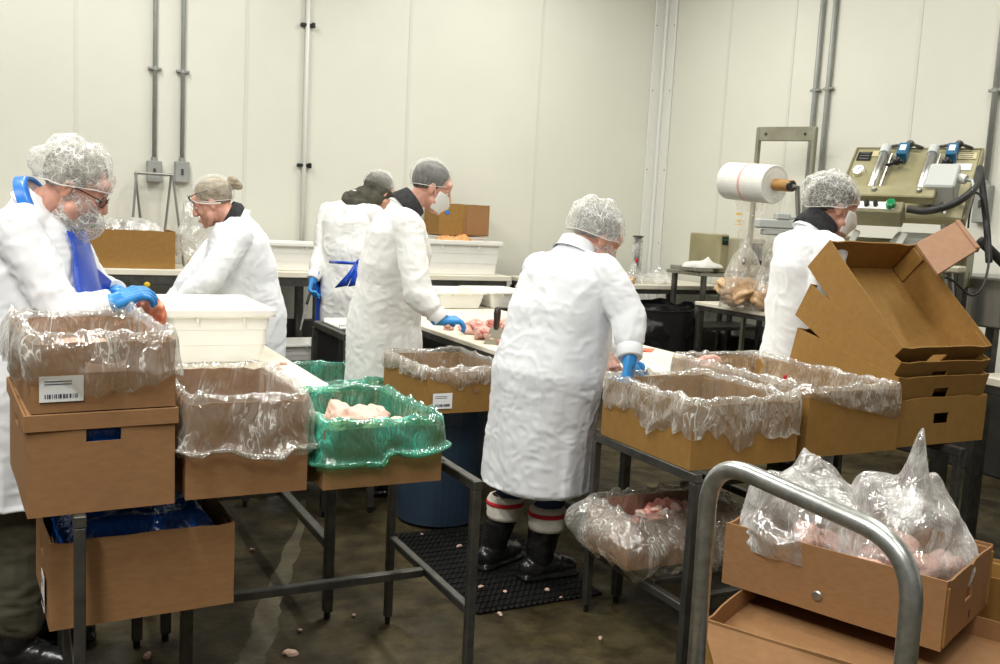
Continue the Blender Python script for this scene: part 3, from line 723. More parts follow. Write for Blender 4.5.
# its folded top band
b = MB(); b.box((0, -.284, .245), (.376, .006, .045), bev=.002).box((-.184, 0, .245), (.006, .568, .045), bev=.002).box((.184, 0, .245), (.006, .568, .045), bev=.002).box((0, .284, .245), (.376, .006, .045), bev=.002)
b.build('folded_rim_band', M['card'], c1)
MB().box((0, 0, .262), (.357, .555, .006)).build('folded_lid', M['card'], c1)
m_ = MB().box((0, 0, .13), (.31, .5, .2), bev=.02).build('blue_bag_inside', M['film_b'], c1)
c2 = carton((.185, 2.89, Z_A+.27), .35, .56, .178, rad(5), 'lined kraft carton with barcode label and handle slot, top of the far left stack', holes=(), seed=5)
MB().box((0, -.2815, .118), (.10, .002, .036)).build('glued_handle_flap', pmat('pale_pink_card', (.56, .36, .25), rough=.7), c2)
barcode(c2, (-.105, -.283, .062), .103, .066, seed=3)
liner((.185, 2.89, Z_A+.27), .35, .56, .181, rad(5), 'clear film liner spilling over the labelled carton at far left', M['film'], skirt=.105, seed=3, amp=.03, bulge=.012, depth=.10, rim_amp=.03)
random.seed(2)
for i, (x, y, s) in enumerate([(.10, 2.72, .05), (.19, 2.70, .055), (.26, 2.74, .05), (.15, 2.86, .06), (.27, 2.9, .055), (.10, 3.0, .05), (.22, 3.03, .06)]):
    piece((x, y, Z_A+.27+.075+random.uniform(0, .015)), s, M['meat_pale'], 'pale raw chicken piece in the labelled carton at far left', 'chicken in the far left carton')

c3 = carton((.585, 2.92, Z_A), .34, .56, .27, 0, 'kraft carton under a clear liner, second from left on the front left rack', holes=(), seed=7, m=M['card'])
liner((.585, 2.92, Z_A), .34, .56, .272, 0, 'clear film liner gathered around the second carton on the front left rack', M['film'], skirt=.165, seed=11, amp=.026, gather=True, bulge=.012, rim_amp=.02, depth=.22)
c4 = carton((.985, 2.90, Z_A), .375, .56, .18, 0, 'low kraft carton with green liner and chicken pieces at the end of the front rack', holes=(), seed=9, m=M['card'])
liner((.985, 2.90, Z_A), .375, .56, .184, 0, 'translucent green film liner holding raw chicken at the end of the front rack', M['film_g'], skirt=.115, seed=17, amp=.02, gather=True, bulge=.008, depth=.15, rim_amp=.02,
      skirt_fn=lambda x, y, s: s*(.85 if x > 0 else 1.15))
random.seed(8)
for i, (x, y, z, s) in enumerate([(.87, 2.83, .10, .055), (.93, 2.90, .115, .05), (.90, 2.75, .10, .05), (.99, 2.88, .14, .058), (1.05, 2.92, .135, .055), (1.02, 2.80, .12, .055), (1.10, 2.84, .12, .05), (.97, 2.98, .12, .05), (1.10, 2.97, .10, .05), (.90, 3.03, .09, .05), (1.03, 3.06, .09, .05), (.95, 2.70, .09, .045), (1.08, 2.72, .08, .05)]):
    piece((x, y, Z_A+z+.01), s, M['meat_pale'], 'pale raw chicken piece in the green-lined carton', 'chicken in the green-lined carton')
# big carton on the floor rack below, holding a blue bag
frame_table('low_stand', 'low dark steel stand under the large carton with the blue bag', 'stand', .12, .50, 2.98, 3.48, .42, M['dsteel'])
c5 = carton((.31, 2.92, .43), .49, .44, .245, rad(3), 'large kraft carton with a blue bag inside, under the front left rack', holes=('left',), hole_z=.17, seed=12, hw=.09, hh=.05)
barcode(c5, (-.252, -.12, .08), .08, .10, face='left', seed=9)
# blue bag
NUb, NVb = 60, 46; P = []
for j in range(NVb):
    for i in range(NUb):
        u, v = i/(NUb-1)-.5, j/(NVb-1)-.5; e = min(.5-abs(u), .5-abs(v))*2
        P.append((u*.465, v*.415, .14+.13*min(1, e*3)**.6))
P = np.array(P); P[:, 2] += (cells(P*np.array([10, 14, 10]), 4)-.5)*.035 + vnoise(P*np.array([5, 14, 8]), 3)*.02
b = MB().add(P, [(j*NUb+i, j*NUb+i+1, (j+1)*NUb+i+1, (j+1)*NUb+i) for j in range(NVb-1) for i in range(NUb-1)])
tag(b.build('blue_plastic_bag', M['film_b'], None, smooth=True, loc=(.31, 2.92, .43), rz=rad(3)), 'shiny blue plastic bag filling the large carton under the front left rack', 'plastic bag')

# ---- rack at front right
Z_C = .757
carton((2.32, 2.82, Z_C), .49, .56, .228, 0, 'kraft carton under a clear crumpled liner at the left end of the front right rack', holes=(), seed=21, m=M['card_warm'])
liner((2.32, 2.82, Z_C), .49, .56, .23, 0, 'clear film liner crumpled over the left carton on the front right rack', M['film'], skirt=.125, seed=23, amp=.028, bulge=.008, depth=.2, rim_amp=.02,
      skirt_fn=lambda x, y, s: s*(1.0+.45*math.exp(-((x-.02)/.10)**2) if y < -.2 else 1.0))
# loose tail of film hanging at its near corner
c7 = carton((2.875, 2.98, Z_C), .49, .84, .25, 0, 'longer kraft carton with red marks under a clear liner, beside the nested box stack', holes=(), seed=25, m=M['card_warm'])
liner((2.875, 2.98, Z_C), .49, .84, .252, 0, 'clear film liner folded over the longer carton beside the nested box stack', M['film'], skirt=.10, seed=29, amp=.018, bulge=.006, depth=.2, rim_amp=.02,
      skirt_fn=lambda x, y, s: .03+max(0, (x+.245)/.49)*.10 if y < -.35 else s)
b = MB().tube([(-.252+.0, -.33, .115), (-.252, -.315, .128), (-.252, -.30, .115), (-.252, -.30, .09), (-.252, -.315, .078), (-.252, -.33, .09)], .006, 8, close=True)
lb = b.build('red_stamp_mark', M['red'], c7); lb['label'] = 'red oval stamp'
MB().box((.13, .1, .20), (.02, .01, .03), bev=.004).build('red_tape_tag', M['red'], c7)
# raw pieces poking out between the two
random.seed(5)
for (u, v, k, lb_) in ((698, 362, 4.28, 'left of the pink chicken joints at the table end behind the lined cartons'), (709, 360, 4.28, 'right of the pink chicken joints at the table end behind the lined cartons'), (703, 369, 4.2, 'front one of the pink chicken joints at the table end')):
    piece(K(u, v, k), .036, M['meat'], lb_, 'chicken joints at the table end')

# nested boxes, fanned out
def tilted(loc_front_rim, w_, L, h_, ang, label, seed, m):
    """carton whose near rim edge middle is at loc, floor tilted up by ang about x"""
    # local near-rim point is (0, -L/2, h_)
    v = Vector((0, -L/2, h_)); v.rotate(Euler((ang, 0, 0))); loc = Vector(loc_front_rim)-v
    return carton(loc, w_, L, h_, 0, label, m=m, holes=('front',), hole_z=h_*.55, tilt=ang, seed=seed, bow=.002, hw=.09, hh=.045)
tilted((3.385, 2.575, .957), .55, .56, .197, 0, 'bottom kraft box of the nested stack, lying flat with a handle slot', 31, M['card_warm'])
tilted((3.385, 2.575, 1.045), .545, .58, .17, rad(12.5), 'second kraft box from the bottom of the nested stack, slightly tilted', 33, M['card_warm'])
tilted((3.385, 2.575, 1.105), .54, .58, .165, rad(27.5), 'third kraft box from the bottom of the nested stack, half tipped up', 35, M['card_warm'])
s4 = tilted((3.385, 2.575, 1.165), .535, .59, .165, rad(43), 'topmost kraft box of the nested stack, tipped up showing its empty inside', 37, M['card_warm'])
# side flap sticking out at its far end
tag_ = K(916, 243, 4.35); q1, q2, q3, q4 = K(916, 243, 4.2), K(957, 221, 4.3), K(978, 249, 4.15), K(938, 274, 4.05)
n_ = ((q2-q1).cross(q4-q1)).normalized()*.012
b = MB().add([q1, q2, q3, q4, q1+n_, q2+n_, q3+n_, q4+n_], [(0, 1, 2, 3), (7, 6, 5, 4), (0, 4, 5, 1), (1, 5, 6, 2), (2, 6, 7, 3), (3, 7, 4, 0)])
e_ = (q2-q1).normalized()
b.box((q2+q3)/2+n_*.5, ((q3-q2).length, .02, .03), Matrix(((q3-q2).normalized(), n_.normalized().cross((q3-q2).normalized()), n_.normalized())).transposed(), bev=.003)
o = b.build('end_flap', M['card_pink'], None); o.parent = s4; o.matrix_parent_inverse = Matrix.LocRotScale(s4.location, s4.rotation_euler, None).inverted()
o['label'] = 'pinkish-brown flap standing out from the far end'

# under-shelf carton with minced trimmings
carton((2.30, 2.955, .302), .53, .30, .19, rad(0), 'kraft carton wrapped in film holding minced trimmings on the lower shelf', holes=(), seed=41)
liner((2.30, 2.955, .302), .53, .30, .193, 0, 'thick wrap of clear film sagging round the trimmings carton on the lower shelf', M['film'], skirt=.20, seed=43, amp=.020, bulge=.085, depth=.12, rim_amp=.03)
mound((2.33, 2.96, .39), .20, .12, .115, M['meat_red'], 'minced_trimmings', 'heap of minced pink and white trimmings in the lower shelf carton', 'trimmings', seed=7, f=30, amp=.016)
random.seed(14)
for i in range(9):
    a = random.uniform(0, 6.28); q = random.uniform(.02, .11)
    piece((2.33+q*1.5*math.cos(a), 2.93+q*.7*math.sin(a), .50-.35*q), .022, M['meat_pale'], 'small pale fat scrap on the trimmings heap', 'fat scraps on the trimmings heap', name='fat_scrap', cat='fat scrap')

# ---- bin with a carton on top
bin_ = empty('waste_bin', (1.98, 4.45, 0), 0, 'dark blue-grey round plastic bin under a carton, beside the black floor mat', 'bin')
MB().lathe([(.18, 0), (.215, .02), (.23, .30), (.243, .55), (.26, .555), (.26, .64), (.247, .645), (.235, .60), (.21, .06)], n=36, cap=(True, True)).build('bin_body', M['barrel'], bin_, smooth=False)
for s in (-1, 1):
    MB().tube([(s*.24, -.06, .60), (s*.275, -.05, .58), (s*.28, 0, .52), (s*.275, .05, .58), (s*.24, .06, .60)], .012, 8).build('handle', M['barrel'], bin_)
cb = carton((1.95, 4.36, .65), .44, .60, .20, 0, 'lined golden-brown carton with barcode label standing on the round bin', m=M['card_warm'], holes=(), seed=51)
barcode(cb, (-.145, -.306, .062), .10, .075, seed=5)
MB().cyl((.03, -.304, .11), (.03, -.307, .11), .016).build('glue_dot', M['card'], cb)
liner((1.95, 4.36, .65), .44, .60, .203, 0, 'clear film liner hanging over the carton on the bin', M['film'], skirt=.075, seed=53, amp=.02, bulge=.014, depth=.17)
carton((1.575, 5.0, .473), .37, .60, .21, 0, 'small kraft carton with dark green liner behind the white coat of the dark-collared worker', holes=(), seed=55)
liner((1.575, 5.0, .473), .37, .60, .213, 0, 'dark green film liner in the far small carton', M['film_g'], skirt=.13, seed=57, amp=.02, depth=.17)

# ------------------------------------------------------------------ white totes
def tote(loc, w_, d_, h_, rz, label, group=None, ribs=True):
    r = empty('white_tote', loc, rz, label, 'tote', group)
    def ring(off, z, r_=.03, n=6):
        a, b = w_/2+off, d_/2+off; P = []
        for (cx, cy, a0) in ((a-r_, -b+r_, -90), (a-r_, b-r_, 0), (-a+r_, b-r_, 90), (-a+r_, -b+r_, 180)):
            for k in range(n+1):
                t = rad(a0+90*k/n); P.append((cx+r_*math.cos(t), cy+r_*math.sin(t), z))
        return P
    R_ = [ring(-.035, 0), ring(-.03, .006)]
    for z, o in ((.33, -.021), (.335, -.0185), (.62, -.013), (.625, -.010), (.86, -.006)): R_.append(ring(o, h_*z))
    R_ += [ring(.014, h_*.865), ring(.018, h_*.90), ring(.018, h_*.99), ring(.012, h_), ring(-.006, h_), ring(-.012, h_*.97), ring(-.038, .02), ring(-.05, .012)]
    MB().loft(R_).build('tote_body', M['tote'], r, smooth=False)
    b = MB()
    for sx in (-.22, .22):
        for s in (-1, 1): b.box((sx*w_, s*(d_/2+.003), h_*.80), (.008, .02, h_*.12), bev=.002)
    b.build('rim_gusset', M['tote'], r)
    return r
tote((.79, 4.47, .902), .44, .66, .235, 0, 'large empty white plastic tote in front, standing on the left cutting table')
tote((3.50, 7.86, 1.062), .80, .50, .30, 0, 'white tote heaped with orange trimmings by the back wall')
mound((3.53, 7.84, 1.22), .30, .19, .18, M['chips'], 'orange_trimmings', 'orange-brown shredded trimmings filling the tote on the small back table', 'trimmings', seed=3, f=26, amp=.02)
tote((1.98, 7.86, 1.062), .66, .45, .23, 0, 'white tote standing on the left back table behind the woman')
tote((2.02, 7.84, .318), .60, .42, .14, 0, 'low white tote on the shelf under the left back table')
tote((2.93, 6.55, .903), .38, .50, .125, 0, 'shallow white tote with chicken scraps on the far end of the middle table')
tote((3.36, 6.60, .903), .38, .54, .125, 0, 'shallow empty white tote on the middle table, right of the tote with scraps')
random.seed(3)
for i in range(7):
    piece((2.86+random.uniform(-.07, .07), 6.50+random.uniform(-.12, .14), .955+random.uniform(0, .03)), .042, M['meat'], 'pink chicken scrap in the shallow tote', 'chicken scraps in the shallow tote')

# ---- raw chicken heap on the middle table
random.seed(21)
for i in range(44):
    u, v = random.gauss(0, .5), random.gauss(0, .5); u = max(-1, min(1, u)); v = max(-1, min(1, v))
    x = 2.50+u*.17; y = 4.85+v*.34; hh = max(0, 1-(u*u+v*v)**.5)
    piece((x, y, .925+hh*.07*random.uniform(.3, 1)), .042, M['meat'] if i % 4 else M['meat_red'], 'raw chicken piece in the heap on the middle cutting table', 'raw chicken heap on the middle table')
# scraper standing on its blade
s_ = empty('bench_scraper', (2.33, 4.56, .902), rad(-25), 'metal bench scraper with dark handle leaning up in the chicken heap', 'scraper'); s_.rotation_euler.x = rad(-8)
b = MB().add([(-.065, 0, 0), (.065, 0, 0), (.03, 0, .095), (-.028, 0, .095), (-.065, .004, 0), (.065, .004, 0), (.03, .004, .095), (-.028, .004, .095)], [(0, 1, 2, 3), (7, 6, 5, 4), (0, 4, 5, 1), (1, 5, 6, 2), (2, 6, 7, 3), (3, 7, 4, 0)])
b.build('blade', M['scraper_metal'], s_)
MB().tube([(0, .002, .08), (0, .002, .10), (.002, .002, .13), (.002, .002, .17), (.004, .002, .195), (.004, .002, .205)], [.010, .017, .018, .020, .018, .008], 12).build('scraper_handle', M['brownh'], s_, smooth=True)
# items by the near worker's hand
b = MB().tube([K(603, 346, 4.6), K(612, 347, 4.55), K(625, 348, 4.5)], [.008, .011, .009], 10)
for o_ in (0,):
    kn = b.build('handle', M['orange'], None, smooth=True)
kroot = empty('boning_knife', (0, 0, 0), 0, 'orange-handled knife lying on the middle cutting table', 'knife'); kn.parent = kroot
MB().add([K(625, 347, 4.5), K(655, 348.5, 4.4), K(652, 352, 4.4), K(625, 351, 4.5), K(625, 347.5, 4.505), K(655, 349, 4.405), K(652, 352.5, 4.405), K(625, 351.5, 4.505)], [(0, 1, 2, 3), (7, 6, 5, 4), (0, 4, 5, 1), (1, 5, 6, 2), (2, 6, 7, 3), (3, 7, 4, 0)]).build('blade', M['orange'], kroot)
b = piece((2.42, 3.62, .965), .062, M['meat'], 'pink chicken piece beside the near worker on the middle table', None); b.scale = (.05, .045, .085)
del b['category']; b['category'] = 'raw chicken'
piece(K(616, 368, 3.98), .026, M['meat'], 'small chicken piece being cut under the blue glove of the near worker', None)
piece((4.92, 7.03, 1.075), .045, M['meat_gold'], 'small golden chicken scrap on the corner film table', None)
random.seed(31)
for (u, v) in ((277, 366), (283, 364), (279, 369)):
    p = K(u, v, 1)-Vector((0, 0, CAM_H)); q = Vector((0, 0, CAM_H))+p*((.903-CAM_H)/p.z)
    piece((q.x, q.y, .904), .012, M['meat'], 'tiny pink meat scrap on the cream board beside the big empty tote', 'tiny scraps on the left cutting board', name='meat_scrap', cat='meat scrap')

# ------------------------------------------------------------------ floor mats and scraps
def floor_mat_obj(loc, w_, d_, label, rz=0):
    b = MB().box((0, 0, .006), (w_, d_, .012), bev=.003)
    for i in range(int(d_/.055)): b.box((0, -d_/2+.03+i*.055, .013), (w_-.04, .012, .005))
    return tag(b.build('floor_mat', M['tread'], None, loc=loc, rz=rz), label, 'floor mat')
floor_mat_obj((1.945, 3.75, .001), .60, .98, 'black rubber tread mat under the boots of the near worker')
floor_mat_obj((-.16, 3.85, .001), .72, 1.0, 'black rubber tread mat on the floor at far left under the first worker')
floor_mat_obj((1.05, 6.2, .001), 1.0, .5, 'black rubber mat on the floor far back behind the left cutting table')
random.seed(9)
for i, (u, v) in enumerate([(291, 655), (422, 538), (459, 550), (354, 617), (500, 616), (505, 596), (147, 658), (481, 591), (300, 632), (252, 551), (560, 600), (600, 640), (547, 594)]):
    q = floor_pt(u, v)
    lab = 'small pale meat scrap on the black mat by the boots' if i in (4, 5, 7, 12) else ('pale meat scrap on the floor at the bottom edge, left of the mortar strip' if i == 6 else ('larger pale meat scrap on the floor on the mortar strip' if i == 0 else 'small pale meat scrap dropped on the bare concrete floor'))
    piece((q.x, q.y, .008 if i not in (1, 2, 7, 5, 12) else .02), .010 if i not in (0, 6) else .02, M['meat_pale'], lab, 'meat scraps on the floor', name='meat_scrap', cat='meat scrap')

# ------------------------------------------------------------------ platform cart with carton
def bent(pts, r_, rad_, n=9):
    """round the corners of a polyline"""
    pts = [Vector(p) for p in pts]; out = [pts[0]]
    for i in range(1, len(pts)-1):
        a, b, c = pts[i-1], pts[i], pts[i+1]; u = (a-b).normalized(); v = (c-b).normalized()
        for k in range(n+1):
            t = k/n; p = (b+u*rad_)*(1-t)**2 + b*2*t*(1-t) + (b+v*rad_)*t*t; out.append(p)
    out.append(pts[-1]); return out
cart = empty('platform_cart', (2.2, 1.6, 0), 0, 'platform cart with galvanized tube push handle in the right foreground', 'cart')
o = cart.location
hb = [K(700, 664, 2.24), K(711, 457, 2.24), K(917, 548, 1.80), K(911, 700, 1.80)]
hb[0].z = .22; hb[3].z = .22
hb[0].x = hb[1].x; hb[0].y = hb[1].y; hb[3].x = hb[2].x; hb[3].y = hb[2].y
hb[0] = Vector((hb[1].x+.01, hb[1].y, .20)); hb[3] = Vector((hb[2].x+.01, hb[2].y, .20))
MB().tube([p-o for p in bent(hb, 0, .125, 12)], .0215, 20).build('push_handle', M['galv'], cart, smooth=True)
cx0 = min(hb[1].x, hb[2].x)
MB().box((2.15-o.x, 1.62-o.y, .19), (1.35, .95, .03), bev=.005).build('deck', M['dsteel'], cart)
for (x, y) in ((1.62, 1.3), (1.62, 1.95), (2.65, 1.3), (2.65, 1.95)):
    wl = MB().cyl((x-o.x, y-o.y-.018, .06), (x-o.x, y-o.y+.018, .06), .06, 24); wl.build('wheel', M['rubber'], cart, smooth=False)
    MB().box((x-o.x, y-o.y, .14), (.06, .06, .07), bev=.004).build('castor_fork', M['steel'], cart)
RZ = rad(22)
# bottom carton on the deck, and a collapsed one between
def at_cart(x, y): return Vector((2.375, 2.0, 0))+Matrix.Rotation(RZ, 3, 'Z') @ Vector((x, y, 0))
p = at_cart(0, 0)
carton((2.22, 1.86, .207), .56, .76, .185, RZ-.10, 'lower kraft carton on the cart deck with its lid flaps up', m=M['card_warm'], holes=(), seed=61)
lid = carton((2.24, 1.84, .396), .60, .82, .068, RZ+.10, 'shallow kraft carton lid lying askew under the big open carton on the cart', m=M['card'], holes=(), seed=63, bow=.001)
MB().add([(-.30, -.41, .06), (-.30, .41, .06), (-.37, .34, -.02), (-.39, -.36, -.05), (-.305, -.41, .055), (-.305, .41, .055), (-.375, .34, -.025), (-.395, -.36, -.055)], [(0, 1, 2, 3), (7, 6, 5, 4), (0, 4, 5, 1), (1, 5, 6, 2), (2, 6, 7, 3), (3, 7, 4, 0)]).build('folded_flap', M['card'], lid)
c8 = carton((2.355, 2.04, .47), .47, .665, .20, RZ, 'big open kraft carton in the right foreground, on the cart behind the push handle', m=M['card'], holes=('front', 'back'), seed=65, hw=.065, hh=.045, hole_z=.11)
c8.rotation_euler.y = 0
# vent button on its long side (local -x face) and small slot at the end
MB().lathe([(.0, 0), (.013, .0), (.016, .002), (.012, .005), (.0, .006)], n=18, cap=(False, False)).build('rivet_button', M['steel'], c8, loc=(-.2365, .02, .052)).rotation_euler.y = rad(-90)
MB().box((.03, -.3335, .035), (.006, .002, .022)).build('end_slot', M['hole'], c8)
for s in (-1, 1): MB().box((s*.222, -.333, .095), (.012, .012, .17), bev=.002).build('corrugated_corner_edge', M['card_warm'], c8)
Rz = Matrix.Rotation(RZ, 3, 'Z'); B0 = Vector((2.355, 2.04, .47))
random.seed(77)
for i in range(16):
    x = random.uniform(-.15, .15); y = random.uniform(-.24, .22)
    q = B0+Rz @ Vector((x, y, .12+.03*random.random()))
    piece(q, .055, M['meat'], 'pale pink raw chicken piece in the big foreground carton', 'chicken in the big foreground carton')
# loose milky bags heaped over it
def bag_sheet(name, label, c, a, b_, h_, spikes, m, seed, rz=0, group=None, nu=150, nv=70, cr=.03, base_open=True, power=.55):
    """rumpled bag: lumpy dome with drawn-up peaks; c = centre of the base"""
    P = []
    for j in range(nv):
        s = j/(nv-1)
        for i in range(nu):
            t = 2*math.pi*i/nu; r_ = math.cos(s*math.pi/2)**power if s < 1 else 0
            P.append((a*r_*math.cos(t), b_*r_*math.sin(t), h_*math.sin(s*math.pi/2)))
    P = np.array(P)
    lo = vnoise(P*np.array([5, 5, 6]), seed)
    d = np.linalg.norm(P[:, :2]/np.array([a, b_]), axis=1)
    P[:, 2] *= 1+.30*lo
    nrm = P/np.array([a*a, b_*b_, h_*h_]); nrm /= np.linalg.norm(nrm, axis=1)[:, None]+1e-9
    Q = P+.04*np.stack([vnoise(P*8, seed+21), vnoise(P*8, seed+22), vnoise(P*8, seed+23)], 1)
    cc = (cells(Q*7, seed+2)-.45)*1.7+(cells(Q*15, seed+4)-.45)*.5+vnoise(P*np.array([22, 22, 6]), seed+5)*.3
    P += nrm*(cc*cr)[:, None]
    for (sx, sy, sh, sw) in spikes:
        q = np.exp(-(((P[:, 0]-sx)/sw)**2+((P[:, 1]-sy)/sw)**2)); P[:, 2] += sh*q**1.0
        pull = (q**.5*.35)[:, None]; P[:, :2] = P[:, :2]*(1-pull)+np.array([sx, sy])*pull
    fs = [(j*nu+i, j*nu+(i+1) % nu, (j+1)*nu+(i+1) % nu, (j+1)*nu+i) for j in range(nv-1) for i in range(nu)]
    ob = MB().add(P, fs).build(name, m, None, smooth=True, loc=c, rz=rz)
    return tag(ob, label, 'plastic bag', group)
q = B0+Rz @ Vector((-.02, .16, .13)); bag_sheet('plastic_bag', 'crumpled clear plastic bag at the left end of the big foreground carton', q, .24, .20, .20, [(-.06, .05, .05, .05), (.05, 0, .04, .04), (.12, .08, .06, .04)], M['film_w'], 5, RZ, cr=.035)
q = B0+Rz @ Vector((.05, -.13, .13)); bag_sheet('plastic_bag', 'tall peaked clear plastic bag at the right end of the big foreground carton', q, .20, .19, .25, [(-.01, -.01, .20, .04), (.09, -.03, .05, .06), (-.1, .1, .05, .04)], M['film_w'], 12, RZ, cr=.032)
# more cartons at the right edge of the cart
carton((2.92, 1.80, .372), .20, .40, .16, RZ, 'kraft carton with a little chicken at the right edge, beside the cart load', m=M['card_warm'], holes=(), seed=71)
random.seed(6)
for i in range(4): piece((2.90+random.uniform(-.05, .05), 1.74+random.uniform(-.1, .1), .53), .05, M['meat'], 'pink chicken piece in the carton at the right edge', 'chicken in the right edge carton')
cart_side = MB().box((2.92-o.x, 1.80-o.y, .285), (.3, .5, .165), bev=.004)
tag(MB().box((0, 0, .08), (.28, .46, .16), bev=.004).build('closed_carton', M['card_warm'], None, loc=(2.90, 1.80, .207), rz=RZ), 'closed kraft carton on the cart deck at the far right edge', 'box')

# ------------------------------------------------------------------ wall services
def conduit(x, y, z0, label, wall='back', box=True, r_=.017, top=CEIL, bz=.17, clamps=()):
    o = empty('conduit_pipe', (x, y, 0), 0, label, 'pipe', 'x'); del o['group']
    n_ = Vector((0, -1, 0)) if wall == 'back' else Vector((-1, 0, 0)); s_ = Vector((1, 0, 0)) if wall == 'back' else Vector((0, 1, 0))
    c = n_*.03
    MB().tube([c+Vector((0, 0, z0)), c+Vector((0, 0, top))], r_, 14).build('pipe', M['conduit'], o, smooth=True)
    for z in clamps:
        b = MB().box(n_*.025+Vector((0, 0, z)), tuple(abs(q) for q in (s_*.105+n_*.035+Vector((0, 0, .02)))), bev=.004); b.tube([c+Vector((0, 0, z-.014)), c+Vector((0, 0, z+.014))], r_+.006, 14)
        b.build('clamp', M['conduit'], o)
    if box:
        b = MB().box(n_*.03+Vector((0, 0, z0-bz/2)), tuple(abs(q) for q in (s_*.115+n_*.06+Vector((0, 0, bz)))), bev=.006)
        b.tube([c+Vector((0, 0, z0)), c+Vector((0, 0, z0+.03))], r_+.008, 14)
        sb = b.build('switch_box', M['conduit'], o)
        MB().box(n_*.064+Vector((0, 0, z0-bz/2)), tuple(abs(q) for q in (s_*.02+n_*.012+Vector((0, 0, .05)))), bev=.003).build('cover_screw', M['dsteel'], sb)
    return o
conduit(1.02, WY, 1.89, 'grey conduit pipe with switch box on the back wall, left one of two', clamps=(2.62,))
conduit(1.235, WY, 1.90, 'grey conduit pipe with switch box on the back wall, right one of two', clamps=(2.62,))
w_ = empty('white_pipe', (2.25, WY, 0), 0, 'thin white vertical pipe held by two black clamps on the back wall', 'pipe')
MB().tube([(0, -.03, .66), (0, -.03, CEIL)], .019, 14).build('pipe', M['trimw'], w_, smooth=True)
for z in (1.94, 3.12, 3.9): MB().box((0, -.022, z), (.12, .044, .028), bev=.006).box((.045, -.045, z), (.03, .03, .045), bev=.006).build('black_clamp', M['blackp'], w_)
conduit(WX, 6.07, .9, 'grey conduit pipe on the right wall, left of the close pair behind the bag rack', 'right', False, .02, clamps=(2.77,))
conduit(WX, 5.93, .9, 'grey conduit pipe on the right wall, right of the close pair behind the bag rack', 'right', False, .02, clamps=(2.77,))
conduit(WX, 4.40, 1.98, 'grey conduit pipe with junction box on the right wall at the right edge', 'right', True, .02, bz=.26, clamps=(2.62,))

# ------------------------------------------------------------------ things on the back tables
cbk = carton((.79, 7.80, 1.062), .62, .40, .285, 0, 'large kraft carton stuffed with plastic bags on the left back table', m=M['card_warm'], holes=(), seed=81)
bag_sheet('plastic_bag', 'crumpled clear plastic heaped in the carton on the left back table', Vector((.79, 7.80, 1.30)), .26, .16, .13, [], M['film_w'], 31, cr=.02)
tag(MB().ell((0, 0, 0), (.03, .02, .02)).build('green_clip', M['green'], None, smooth=True, loc=(.53, 7.72, 1.37)), 'small green plastic clip on the rim of the back carton', 'clip')
st = empty('wire_bag_stand', (1.0, 8.06, 1.062), 0, 'four-legged steel bag stand with square top behind the carton on the back table', 'stand')
tp, bt = .085, .165; b = MB()
c4p = [(-tp*1.6, -tp*.5, .72), (tp*1.6, -tp*.5, .72), (tp*1.6, tp*.5, .72), (-tp*1.6, tp*.5, .72)]
MB().tube(c4p, .011, 8, close=True).build('top_ring', M['steel'], st)
for (x, y, z), (bx_, by_) in zip(c4p, ((-.19, -.09), (.22, -.09), (.07, .09), (-.05, .09))): MB().tube([(x, y, z), (bx_, by_, 0)], .010, 8).build('leg', M['steel'], st)
bag_sheet('plastic_bag', 'loose clear plastic bag standing between the carton and the woman on the back table', Vector((1.28, 7.85, 1.15)), .14, .12, .36, [(0, 0, .04, .05)], M['film_w'], 41, cr=.02)
random.seed(40)
for i in range(4): piece((1.25+.06*i, 7.72, 1.11), .055, M['meat_gold'], 'golden brown chicken piece beside the carton on the back table', 'chicken beside the back carton')
ck = carton((3.63, 8.02, 1.40), .50, .34, .28, 0, 'kraft carton behind the tote of trimmings against the back wall', m=M['card_warm'], holes=(), seed=83)
MB().box((.13, -.174, .14), (.22, .004, .26)).box((.0, -.173, .14), (.008, .004, .27)).build('tape_seam', M['card'], ck)
MB().box((-.17, -.174, .20), (.04, .004, .03)).build('blue_print', M['strap'], ck)
bb = empty('support_crate', (3.63, 8.02, 1.062), 0, 'plain white crate under the carton behind the tote of trimmings', 'crate')
MB().box((0, 0, .165), (.46, .30, .33), bev=.01).box((0, 0, .32), (.48, .32, .02), bev=.004).build('crate_body', M['tote'], bb)

# ------------------------------------------------------------------ film table: roll of printed film, loose film, bin bags
p = K(645, 262, 1)-Vector((0, 0, CAM_H)); fx = 5.12; fy = 7.25
fr_ = empty('film_roll', (fx, fy, 1.052), 0, 'upright roll of clear film with a red spot on the corner table', 'film roll')
MB().lathe([(.028, 0), (.048, .005), (.048, .40), (.028, .405)], n=24).build('wound_film', M['film_w'], fr_, smooth=False)
MB().lathe([(.022, .0), (.03, .41), (.05, .412), (.05, .425), (.022, .43)], n=24).build('dark_end_cap', M['dsteel'], fr_)
MB().ell((-.03, -.045, .20), (.018, .006, .018)).build('red_spot', M['red'], fr_, smooth=True)
bag_sheet('loose_film', 'loose milky film crumpled around the film roll on the corner table', Vector((5.18, 7.22, 1.045)), .34, .20, .08, [(-.1, 0, .12, .05), (.2, .02, .08, .08)], M['film_w'], 51, cr=.016)
